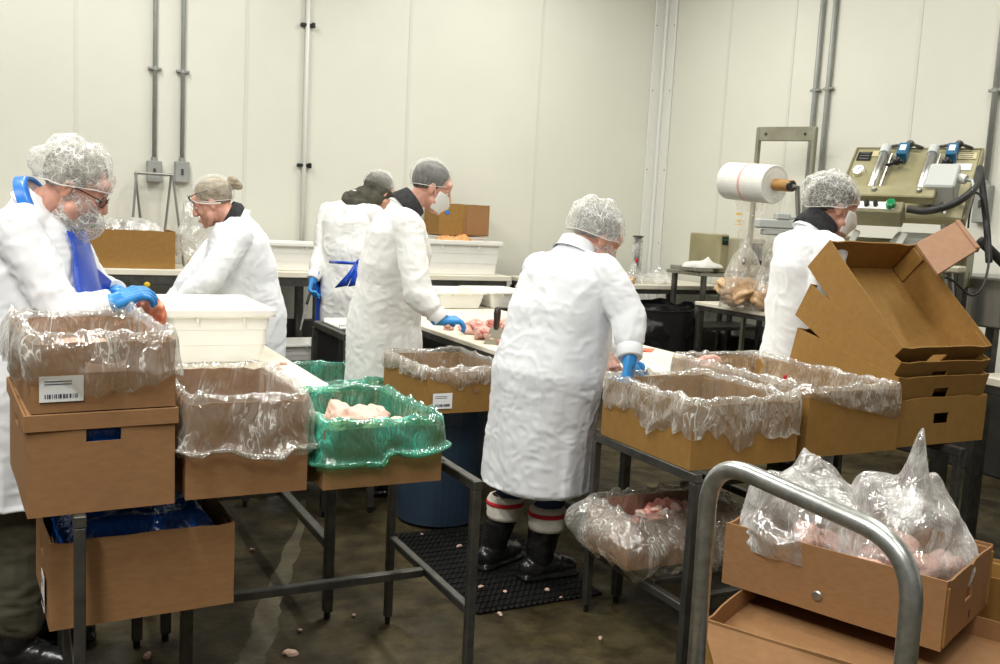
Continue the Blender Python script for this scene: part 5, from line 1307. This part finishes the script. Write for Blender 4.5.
    for k in 'LR':
        hj, kn, an, toe = leg[k]; Bt = MB(); a = Vector((an.x, an.y, 0))
        Bt.cap(an.lerp(kn, (.25-an.z)/(kn.z-an.z)), a+Z*.10, .072, .058); Bt.cap(a-toe*.045+Z*.055, a+toe*.06+Z*.06, .05, .052); Bt.cap(a+toe*.05+Z*.052, a+toe*.155+Z*.042, .05, .040)
        Bt.box(a+toe*.05+Z*.014, (.29, .10, .028), Matrix.Rotation(math.atan2(toe.y, toe.x), 3, 'Z'), bev=.01)
        bo = fuse(Bt, 'boot', M['boot'], r, voxel=.007, smooth=2, disp=lambda co, no: co+no*(ridge(co*np.array([16, 16, 30]), 6)*.0035)[:, None])
        bo.location.z += .012
    # ---- hair
    def HP(x, y, z): return Hc+Rh @ Vector((x*hs, y*hs, z*hs))
    if hair:
        h = MB()
        for (c, rr) in (((-.020, 0, .046), (.100, .082, .090)), ((-.042, 0, .022), (.072, .078, .062))): h.ell(HP(*c), tuple(q*hs for q in rr), Rh, 22, 14)
        if hair_len == 'bun':
            h.cap(HP(-.11, 0, .055), HP(-.135, 0, .06), .030, .034); h.cap(HP(-.14, 0, .075), HP(-.16, 0, .035), .026, .022)
        ho = fuse(h, 'hair', M[hair], r, voxel=.004, smooth=3, disp=lambda co, no: co+no*(vnoise(co*np.array([60, 60, 18]), 4)*.0028)[:, None])
    # ---- hairnet
    if net:
        nb = MB(); big = {'bouffant': .016, 'snug': .006}.get(net, .01)
        vs = []; fs = []; nu, nv = 64, 34
        for j in range(nv):
            for i in range(nu):
                t = 2*math.pi*i/nu; ph = math.pi*(.645-.085*math.cos(t))*j/(nv-1)     # higher on the brow, lower on the nape
                x = -.022+(.105+big)*math.sin(ph)*math.cos(t)*(1.14 if math.cos(t) < 0 and big > .01 else 1); y = (.086+big)*math.sin(ph)*math.sin(t); z = .046+(.096+big)*math.cos(ph)
                x, z = x+.0, z+x*(-.55)*max(0, (ph-1.2))*-.55 if x > 0 else z
                vs.append((x, y, z))
        V = np.array(vs); nr = V-np.array([-.022, 0, .046]); nr /= np.linalg.norm(nr, axis=1)[:, None]
        k_ = (.012 if net == 'bouffant' else .003); V = V+nr*(vnoise(V*26+seed, seed)*k_+ridge(V*60+seed, seed+2)*k_*.35)[:, None]
        V = [HP(*q) for q in V]
        fs = [(j*nu+i, (j+1)*nu+i, (j+1)*nu+(i+1) % nu, j*nu+(i+1) % nu) for j in range(nv-1) for i in range(nu)]
        no_ = nb.add(V, fs).build('hairnet', M['net'] if net == 'bouffant' else M['net_d'], r, smooth=True)
        no_['label'] = 'white mesh hairnet'
        eb = [V[(nv-1)*nu+i] for i in range(nu)]
        MB().tube(eb, .0022 if net == 'bouffant' else .0016, 6, close=True).build('elastic_band', M['mask'], no_, smooth=True)
    if mask:
        mk = MB(); vs = []; nu, nv = 26, 20
        for j in range(nv):
            v = j/(nv-1)
            for i in range(nu):
                u = i/(nu-1)*2-1; a = u*1.45
                pr = .030*math.exp(-((v-.42)/.30)**2)*math.exp(-(u/.42)**2)
                x = .012+(.078+pr)*math.cos(a)**.8 if math.cos(a) > 0 else .012
                y = (.068+.006*math.sin(v*3))*math.sin(a); z = -.012-.100*v
                vs.append((x+.006-.012*v, y*(1-.12*v), z+.012*abs(u)))
        V = np.array(vs); V += (vnoise(V*50, 3)*.0025)[:, None]
        V[:, 0] += .007; V[:, 1] *= 1.10
        V = [HP(*q) for q in V]
        fs = [(j*nu+i, (j+1)*nu+i, (j+1)*nu+i+1, j*nu+i+1) for j in range(nv-1) for i in range(nu-1)]
        mo = mk.add(V, fs).build('face_mask', M['mask'], r, smooth=True)
        mo.modifiers.new('s', 'SOLIDIFY').thickness = .003
        for s in (-1, 1): MB().tube([HP(.03, s*.07, -.03), HP(.0, s*.083, .015), HP(-.015, s*.084, .02)], .0015, 6).build('ear_loop', M['mask'], mo)
    r['_'] = 0; del r['_']
    return dict(root=r, base=base, HP=HP, Hc=Hc, Rh=Rh, f=f, l=l, neck=neck, shc=shc, hip=hip, up=up, lat=lat, T=T, coat=coat, ring=ring, skull=skull_base, wid=wid, dep=dep, leg=leg, waist=waist, ch=ch)

def hug(o, target, off=.008):
    m = o.modifiers.new('hug', 'SHRINKWRAP'); m.target = target; m.wrap_method = 'NEAREST_SURFACEPOINT'; m.wrap_mode = 'OUTSIDE_SURFACE'; m.offset = off

def hdirv(az, el):
    return Vector((math.cos(el)*math.cos(az), math.cos(el)*math.sin(az), math.sin(el)))

def dark_collar(P, m, h_=.075, r0=.092, r1=.080):
    rg = P['ring']; t = P['skull']-P['neck']
    rr = [rg(P['neck']-P['up']*.035, r0+.018, r0+.014, P['lat'], t, 2), rg(P['neck'], r0+.006, r0-.004, P['lat'], t, 2), rg(P['neck']+t.normalized()*h_, r1, r1-.003, P['lat'], t, 2), rg(P['neck']+t.normalized()*h_, r1-.012, r1-.015, P['lat'], t, 2), rg(P['neck'], r0-.02, r0-.02, P['lat'], t, 2)]
    return MB().loft(rr, cap=False).build('inner_collar', m, P['root'], smooth=True)

def glasses(P, m, up_=0.0, pitch=0.0, s=1.0):
    HP = P['HP']; rt = P['root']; b = MB()
    for sy in (-1, 1):
        pts = []
        for i in range(20):
            t = 2*math.pi*i/20; yy = .031*sy+.024*math.cos(t); zz = .004+up_+.017*math.sin(t); pts.append(HP(.107-abs(yy)*.16, yy, zz))
        b.tube(pts, .0019, 6, close=True)
        b.tube([HP(.100, sy*.056, .008+up_), HP(.05, sy*.079, .010+up_), (HP(-.012, sy*.084, .006+up_))], .0020, 6)
    b.tube([HP(.108, -.008, .008+up_), HP(.111, 0, .010+up_), HP(.108, .008, .008+up_)], .0018, 6)
    g = b.build('glasses', m, rt, smooth=True)
    return g

H_R = rad(-27.3)      # direction that reads as straight to the right in the photo

# ---- 1: man at far left
k = 3.12
b1 = (0.04, 3.46, 0)
shc1 = K(33, 228, 3.14)
hd1 = rad(-16)
f_ = Vector((math.cos(hd1), math.sin(hd1), 0)); l_ = Vector((-f_.y, f_.x, 0))
P1 = person('person', 'man at far left with blue apron strap, glasses and beard net, looking down', b1, hd1, K(75, 188, k), hdirv(rad(-14), rad(-28)),
    dict(shL=shc1+l_*.185+f_*.02, shR=shc1-l_*.185, elR=K(62, 318, 2.98), wrR=K(112, 303, 3.0), hdR=K(140, 292, 3.05)-K(112, 303, 3.0), pnR=Vector((-.1, .3, -1)),
         elL=K(92, 290, 3.45), wrL=K(116, 293, 3.35), hdL=K(140, 292, 3.22)-K(116, 293, 3.35), pnL=Vector((.2, -.6, -.8))),
    'coat', .60, hips=Vector(b1)+Vector((-.04, 0.01, .98)), wid=.215, dep=.15, hemw=(.26, .20), hair='hair_grey', net='bouffant', trousers='olive', curl=(.7, .55), seed=2, belly=.05, sleeve_r=(.078, .07, .055))
glasses(P1, M['frame_dark'])
# beard net: loose mesh hung from the ears over the beard
HP = P1['HP']
def beard_net(P, col='hair_grey', s=1.0, seed=0):
    HP = P['HP']; b = MB(); V = []
    nu, nv = 30, 22
    for j in range(nv):
        v = j/(nv-1)
        for i in range(nu):
            u = i/(nu-1)*2-1; a = u*1.75
            rr = 1+.22*math.sin(math.pi*v)
            V.append((.008+(.092*math.cos(a)+.0)*rr+(.02 if abs(u) < .4 else 0)*math.sin(math.pi*v), .080*math.sin(a)*(1-.45*v), -.020-.135*v+.03*abs(u)))
    V = np.array(V); V += (vnoise(V*40+seed, seed)*.006)[:, None]
    fs = [(j*nu+i, (j+1)*nu+i, (j+1)*nu+i+1, j*nu+i+1) for j in range(nv-1) for i in range(nu-1)]
    o = b.add([HP(*q) for q in V], fs).build('beard_net', M['net'], P['root'], smooth=True); o['label'] = 'white mesh beard net'
    bd = MB(); bd.ell(HP(.045, 0, -.085), (.055, .055, .045), P['Rh'], 18, 12); bd.ell(HP(.075, 0, -.055), (.035, .035, .022), P['Rh'], 16, 10)
    fuse(bd, 'beard', M[col], P['root'], voxel=.005, smooth=2, disp=lambda co, no: co+no*(vnoise(co*70, 4)*.004)[:, None])
beard_net(P1, seed=3)
# blue apron: neck strap standing round the collar and the bib edge down the chest
rg = P1['ring']; nk = P1['neck']; t_ = (P1['skull']-nk).normalized()
o = MB().loft([rg(nk-t_*.030, .122, .118, P1['lat'], t_, 2), rg(nk+t_*.0, .112, .108, P1['lat'], t_, 2), rg(nk+t_*.018, .102, .098, P1['lat'], t_, 2), rg(nk+t_*.010, .096, .092, P1['lat'], t_, 2)], cap=False).build('apron_neck_strap', M['strap'], P1['root'], smooth=True)
o['label'] = 'bright blue apron strap round the neck'
def surf_strip(P, pts, widths, m, name, th=.006):
    """band of vinyl lying on the chest: centre line with half-width vectors"""
    a = []; b = []
    for p, w_ in zip(pts, widths): a.append(Vector(p)-Vector(w_)); b.append(Vector(p)+Vector(w_))
    n_ = len(a); o = MB().add(a+b, [(i, i+1, n_+i+1, n_+i) for i in range(n_-1)]).build(name, m, P['root'], smooth=True)
    s = o.modifiers.new('s', 'SOLIDIFY'); s.thickness = th; s.offset = 1
    return o
T = P1['T']
# bib: wraps the front of the chest
up = P1['up']; rows = []
for j in range(12):
    s = j/11; c = (P1['hip']).lerp(P1['shc'], 1.02-.95*s)+P1['f']*.05*math.sin(math.pi*min(1, s*1.1))
    hw_ = (.09+.06*min(1, s*1.5)) ; dp = P1['dep']*1.20+.022-(.045 if s < .08 else 0); row = []
    for i in range(13):
        a = (i/12*2-1)*.85*(hw_/.15); row.append(c+P1['lat']*math.sin(a)*(P1['wid']*1.08)+P1['f']*math.cos(a)*(dp+.012))
    rows.append(row)
V = [p for r_ in rows for p in r_]; fs = [(j*13+i, j*13+i+1, (j+1)*13+i+1, (j+1)*13+i) for j in range(11) for i in range(12)]
o = MB().add(V, fs).build('apron', M['apron'], P1['root'], smooth=True); o['label'] = 'blue vinyl apron bib'; hug(o, P1['coat']); o.modifiers.new('s', 'SOLIDIFY').thickness = .004
# what he holds: orange pack
og = empty('wrapped_pack', K(148, 306, 3.15), 0, 'orange and red wrapped meat pack held by the man at far left', 'packet')
fuse(MB().ell((0, 0, 0), (.035, .03, .05)).ell((.03, 0, -.03), (.03, .03, .04)).ell((.01, .0, -.06), (.045, .03, .03)), 'pack', M['orange_pack'], og, voxel=.006, smooth=1, disp=lambda co, no: co+no*(vnoise(co*50, 2)*.008)[:, None])

# ---- 2: woman leaning over the left table
b2 = (1.15, 5.24, 0); hd2 = rad(172)
f_ = Vector((math.cos(hd2), math.sin(hd2), 0)); l_ = Vector((-f_.y, f_.x, 0))
sc2 = K(236, 230, 5.1)
P2 = person('person', 'woman leaning over the left table, glasses pushed up on her netted blond hair', b2, hd2, K(213, 203, 5.1), hdirv(rad(160), rad(-24)),
    dict(shL=sc2+l_*.18-Vector((0, 0, .015)), shR=sc2-l_*.17, elL=K(210, 280, 4.85), wrL=K(174, 302, 4.85), hdL=K(156, 303, 4.9)-K(174, 302, 4.85), pnL=Vector((.2, .3, -1)),
         elR=K(196, 272, 5.15), wrR=K(172, 300, 5.1), hdR=K(158, 306, 5.1)-K(172, 300, 5.1), pnR=Vector((.2, -.3, -1))),
    'coat', .55, hips=Vector(b2)+Vector((.0, 0, .98)), wid=.205, dep=.155, hemw=(.25, .20), hair='hair_blond', hair_len='bun', net='snug', trousers='jeans', seed=5, low_collar=True, belly=.04, sleeve_r=(.078, .066, .05))
dark_collar(P2, M['darkcloth'], .05)
glasses(P2, M['frame_red'], up_=.060)
HP = P2['HP']; MB().tube([HP(.088, -.045, .055), HP(.07, -.07, .03), HP(.01, -.088, 0), HP(-.05, -.08, -.03)], .003, 6).build('net_band', M['mask'], P2['root'])
HP = P2['HP']; MB().tube([HP(.088, .045, .05), HP(.065, .07, .025), HP(.01, .088, -.0), HP(-.05, .08, -.02)], .003, 6).build('net_band', M['mask'], P2['root'])

# ---- 3: worker with blue apron, back turned
b3 = (2.14, 6.45, 0); hd3 = rad(38)
f_ = Vector((math.cos(hd3), math.sin(hd3), 0)); l_ = Vector((-f_.y, f_.x, 0))
k3 = 6.7; sc3 = K(352, 213, k3)
P3 = person('person', 'worker with back turned, olive hood and blue apron bow, holding a knife', b3, hd3, K(380, 192, 6.75), hdirv(rad(15), rad(-25)),
    dict(shL=sc3+l_*.20, shR=sc3-l_*.19, elL=K(322, 252, 6.72), wrL=K(313, 279, 6.62), hdL=K(309, 300, 6.6)-K(313, 279, 6.62), pnL=Vector((.8, -.5, 0)),
         elR=sc3-l_*.25+f_*.05-Vector((0, 0, .28)), wrR=sc3-l_*.15+f_*.28-Vector((0, 0, .35)), hdR=f_*.9-Vector((0, 0, .3)), pnR=Vector((0, 0, -1))),
    'coat_w', .55, hips=Vector(b3)+Vector((0, 0, 1.0)), wid=.215, dep=.15, hemw=(.25, .20), hair='hair_grey', net='snug', trousers='olive', seed=8, curl=(1.0, .6), sleeve_r=(.08, .066, .052))
HP = P3['HP']; h = MB(); h.ell(HP(-.03, 0, .02), (.112, .096, .115), P3['Rh']); h.cap(HP(-.05, 0, -.06), P3['neck']+Vector((0, 0, -.0)), .085, .10); h.ell(P3['neck']-P3['f']*.01+Vector((0, 0, .0)), (.095, .105, .055))
o = fuse(h, 'hood', M['hood'], P3['root'], voxel=.007, smooth=3, disp=lambda co, no: co+no*(ridge(co*np.array([20, 20, 30]), 3)*.006)[:, None]); o['label'] = 'olive fleece hood'
def net_over(P, c, rx, ry, rz_, seed=0, m='net'):
    HP = P['HP']; nu, nv = 50, 24; V = []
    for j in range(nv):
        ph = math.pi*.55*j/(nv-1)
        for i in range(nu):
            t = 2*math.pi*i/nu; V.append((c[0]+rx*math.sin(ph)*math.cos(t), c[1]+ry*math.sin(ph)*math.sin(t), c[2]+rz_*math.cos(ph)))
    V = np.array(V); nr = V-np.array(c); nr /= np.linalg.norm(nr, axis=1)[:, None]; V = V+nr*(vnoise(V*26, seed)*.008)[:, None]
    o = MB().add([HP(*q) for q in V], [(j*nu+i, (j+1)*nu+i, (j+1)*nu+(i+1) % nu, j*nu+(i+1) % nu) for j in range(nv-1) for i in range(nu)]).build('hairnet', M[m], P['root'], smooth=True)
    o['label'] = 'mesh hairnet over the hood'
net_over(P3, (-.025, 0, .035), .125, .108, .122, 4, 'net_d')
# apron: wraps front and left flank, sash and bow at the back
def apron_wrap(P, a0, a1, z0, z1, grow, m):
    rows = []; base_hip = P['hip']
    for j in range(14):
        s = j/13; z = z0+(z1-z0)*s; row = []
        for i in range(21):
            a = a0+(a1-a0)*i/20
            hw = .262+.02*(1-s)+grow; dp = .225+grow
            row.append(Vector((base_hip.x*.8, base_hip.y*.8, z))+P['l']*math.sin(a)*hw+P['f']*math.cos(a)*dp)
        rows.append(row)
    V = np.array([p for r_ in rows for p in r_]); V[:, :2] *= (1+vnoise(V*np.array([9, 9, 2]), 3)*.05)[:, None]
    fs = [(j*21+i, j*21+i+1, (j+1)*21+i+1, (j+1)*21+i) for j in range(13) for i in range(20)]
    o = MB().add(V, fs).build('apron', m, P['root'], smooth=True); hug(o, P['coat'], .022); o.modifiers.new('s', 'SOLIDIFY').thickness = .004; o['label'] = 'blue vinyl apron'
    return o
ap = apron_wrap(P3, rad(-80), rad(142), .42, 1.14, .015, M['apron'])
T = P3['T']
sash = [K(330, 262, 6.52), K(340, 262.5, 6.40), K(350, 263, 6.36), K(361, 263.5, 6.36), K(372, 263, 6.40)]
MB().tube([T(p) for p in sash], .011, 8).build('apron_sash', M['apron'], ap, smooth=True)
bow = MB()
def ribbon(pts, w_):
    pts = [Vector(p) for p in pts]; V = []
    for i, p in enumerate(pts): V += [p+Vector((0, 0, w_/2)) if False else p+_u*w_/2, p-_u*w_/2]
    n_ = len(pts); return V, [(2*i, 2*i+1, 2*i+3, 2*i+2) for i in range(n_-1)]
for pts, w0, w1 in (([K(358, 262, 6.33), K(352, 272, 6.29), K(346, 280, 6.30), K(341, 287, 6.33)], .03, .085), ([K(358, 262, 6.33), K(357, 270, 6.28), K(356, 278, 6.29), K(354, 286, 6.31)], .03, .08)):
    V = []; 
    for i, p in enumerate(pts):
        w_ = w0+(w1-w0)*i/3; V += [T(p)-_r*w_/2-_u*.004, T(p)+_r*w_/2+_u*.01]
    bow.add(V, [(2*i, 2*i+1, 2*i+3, 2*i+2) for i in range(3)])
bow.ell(T(K(359, 262, 6.32)), .02); bow.tube([T(K(359, 262, 6.32)), T(K(364, 255, 6.30)), T(K(371, 257, 6.31)), T(K(368, 264, 6.31)), T(K(359, 262, 6.32))], .012, 8)
bw = bow.build('apron_bow', M['apron'], ap, smooth=True); bw.modifiers.new('s', 'SOLIDIFY').thickness = .005
kr = empty('butcher_knife', K(308, 295, 6.58), 0, 'dark narrow knife held pointing down by the blue-aproned worker', 'knife'); o_ = kr.location
MB().cap(K(313, 284, 6.60)-o_, K(307, 303, 6.56)-o_, .011, .010).build('knife_handle', M['blackp'], kr, smooth=True)
a, b_ = K(307, 303, 6.56)-o_, K(300, 330, 6.5)-o_
MB().add([a-_r*.012, a+_r*.012, b_+_r*.006, b_-_r*.004, a-_r*.012+_f*.003, a+_r*.012+_f*.003, b_+_r*.006+_f*.003, b_-_r*.004+_f*.003], [(0, 1, 2, 3), (7, 6, 5, 4), (0, 4, 5, 1), (1, 5, 6, 2), (2, 6, 7, 3), (3, 7, 4, 0)]).build('blade', M['dsteel'], kr)

# ---- 4: worker with dark collar at the middle table
b4 = (1.86, 4.99, 0); hd4 = rad(-4)
f_ = Vector((math.cos(hd4), math.sin(hd4), 0)); l_ = Vector((-f_.y, f_.x, 0))
k4 = 5.15; sc4 = K(397, 222, k4)
P4 = person('person', 'worker with black collar and dark netted hair, reaching to the middle table', b4, hd4, K(431, 188, 5.2), hdirv(rad(-14), rad(-22)),
    dict(shL=sc4+l_*.19+f_*.03, shR=sc4-l_*.20, elR=K(418, 293, 4.92), wrR=K(441, 320, 4.93), hdR=K(462, 320, 4.98)-K(441, 320, 4.93), pnR=Vector((0, .2, -1)),
         elL=K(405, 275, 5.45), wrL=K(412, 300, 5.5), hdL=K(425, 306, 5.5)-K(412, 300, 5.5), pnL=Vector((0, -.2, -1))),
    'coat_w', .42, hips=Vector(b4)+Vector((-.02, 0, .98)), wid=.215, dep=.155, hemw=(.25, .21), hair='hair_dark', net='snug', trousers='olive', seed=11, low_collar=True, mask=True, sleeve_r=(.082, .072, .056), hs=1.06)
dark_collar(P4, M['darkcloth'], .075, .105, .088)

# ---- 5: near worker seen from behind
b5 = (2.015, 3.55, 0); hd5 = rad(12)
f_ = Vector((math.cos(hd5), math.sin(hd5), 0)); l_ = Vector((-f_.y, f_.x, 0))
k5 = 4.05; sc5 = K(570, 267, k5)
P5 = person('person', 'near worker seen from behind in long white coat, jeans and black rubber boots', b5, hd5, K(596, 239, 4.1), hdirv(rad(-4), rad(-32)),
    dict(shL=sc5+l_*.19+f_*.0-Vector((0, 0, .015)), shR=sc5-l_*.19+f_*.02, elR=K(629, 318, 3.86), wrR=K(630, 358, 3.78), hdR=K(628, 372, 3.78)-K(630, 356, 3.78), pnR=Vector((-.5, .6, -.3)),
         elL=sc5+l_*.20+f_*.26-Vector((0, 0, .26)), wrL=sc5+l_*.05+f_*.42-Vector((0, 0, .42)), hdL=f_*.9-l_*.3-Vector((0, 0, .4)), pnL=Vector((0, 0, -1)),
         anR=(2.06, 3.50, .09), anL=(1.93, 3.70, .09)),
    'coat', .445, sock=True, hips=K(548, 372, 4.05), wid=.225, dep=.165, hemw=(.245, .215), hair='hair_sil', net='bouffant', trousers='jeans', seed=14, curl=(.6, 1.1), sleeve_r=(.084, .076, .058), hs=1.05)
beard_net(P5, 'hair_sil', seed=7)
for k in 'LR':
    an = P5['leg'][k][2]; kn = P5['leg'][k][1]; a = an.lerp(kn, (.30-an.z)/(kn.z-an.z))+Vector((0, 0, 0)); a.z = 0; Z = Vector((0, 0, 1))
    sk = MB().lathe([(.060, .245), (.078, .25), (.083, .268), (.080, .285), (.084, .30), (.080, .318), (.083, .335), (.074, .352), (.06, .355)], (a.x, a.y, 0), 28, cap=(False, False)).build('sock', M['sock'], P5['root'], smooth=True)
    MB().lathe([(.0835, .312), (.086, .316), (.086, .328), (.0835, .332)], (a.x, a.y, 0), 28, cap=(False, False)).build('red_stripe', M['red'], sk, smooth=True)

# ---- 6: worker at the sealing machine
b6 = (3.45, 3.41, 0); hd6 = rad(-10)
f_ = Vector((math.cos(hd6), math.sin(hd6), 0)); l_ = Vector((-f_.y, f_.x, 0))
k6 = 4.4; sc6 = K(806, 246, k6)
P6 = person('person', 'worker in profile at the sealing machine in hairnet, headband and face mask', b6, hd6, K(833, 208, 4.4), hdirv(rad(-20), rad(-12)),
    dict(shL=sc6+l_*.18+f_*.03, shR=sc6-l_*.19, elR=K(820, 312, 4.25), wrR=K(850, 305, 4.35), hdR=f_, pnR=Vector((0, .2, -1)),
         elL=sc6+l_*.22+f_*.10-Vector((0, 0, .28)), wrL=sc6+l_*.12+f_*.33-Vector((0, 0, .30)), hdL=f_, pnL=Vector((0, -.2, -1))),
    'coat', .50, hips=Vector(b6)+Vector((-.02, 0, .98)), wid=.205, dep=.14, hemw=(.24, .19), hair='hair_dark', net='bouffant', trousers='olive', seed=17, low_collar=True, mask=True, sleeve_r=(.078, .068, .052), hs=1.05)
dark_collar(P6, M['darkcloth'], .07, .10, .084)
HP = P6['HP']
V = []
for i in range(25):
    t = -1.5+3.0*i/24; V.append(HP(-.02+.112*math.cos(t), .088*math.sin(t), .048+.01*math.cos(t)))
hb_ = MB(); a = [p-P6['Rh'] @ Vector((0, 0, .014)) for p in V]; b_ = [p+P6['Rh'] @ Vector((0, 0, .014)) for p in V]; n_ = len(V)
o = hb_.add(a+b_, [(i, i+1, n_+i+1, n_+i) for i in range(n_-1)]).build('headband', M['darkcloth'], P6['root'], smooth=True); o.modifiers.new('s', 'SOLIDIFY').thickness = .005
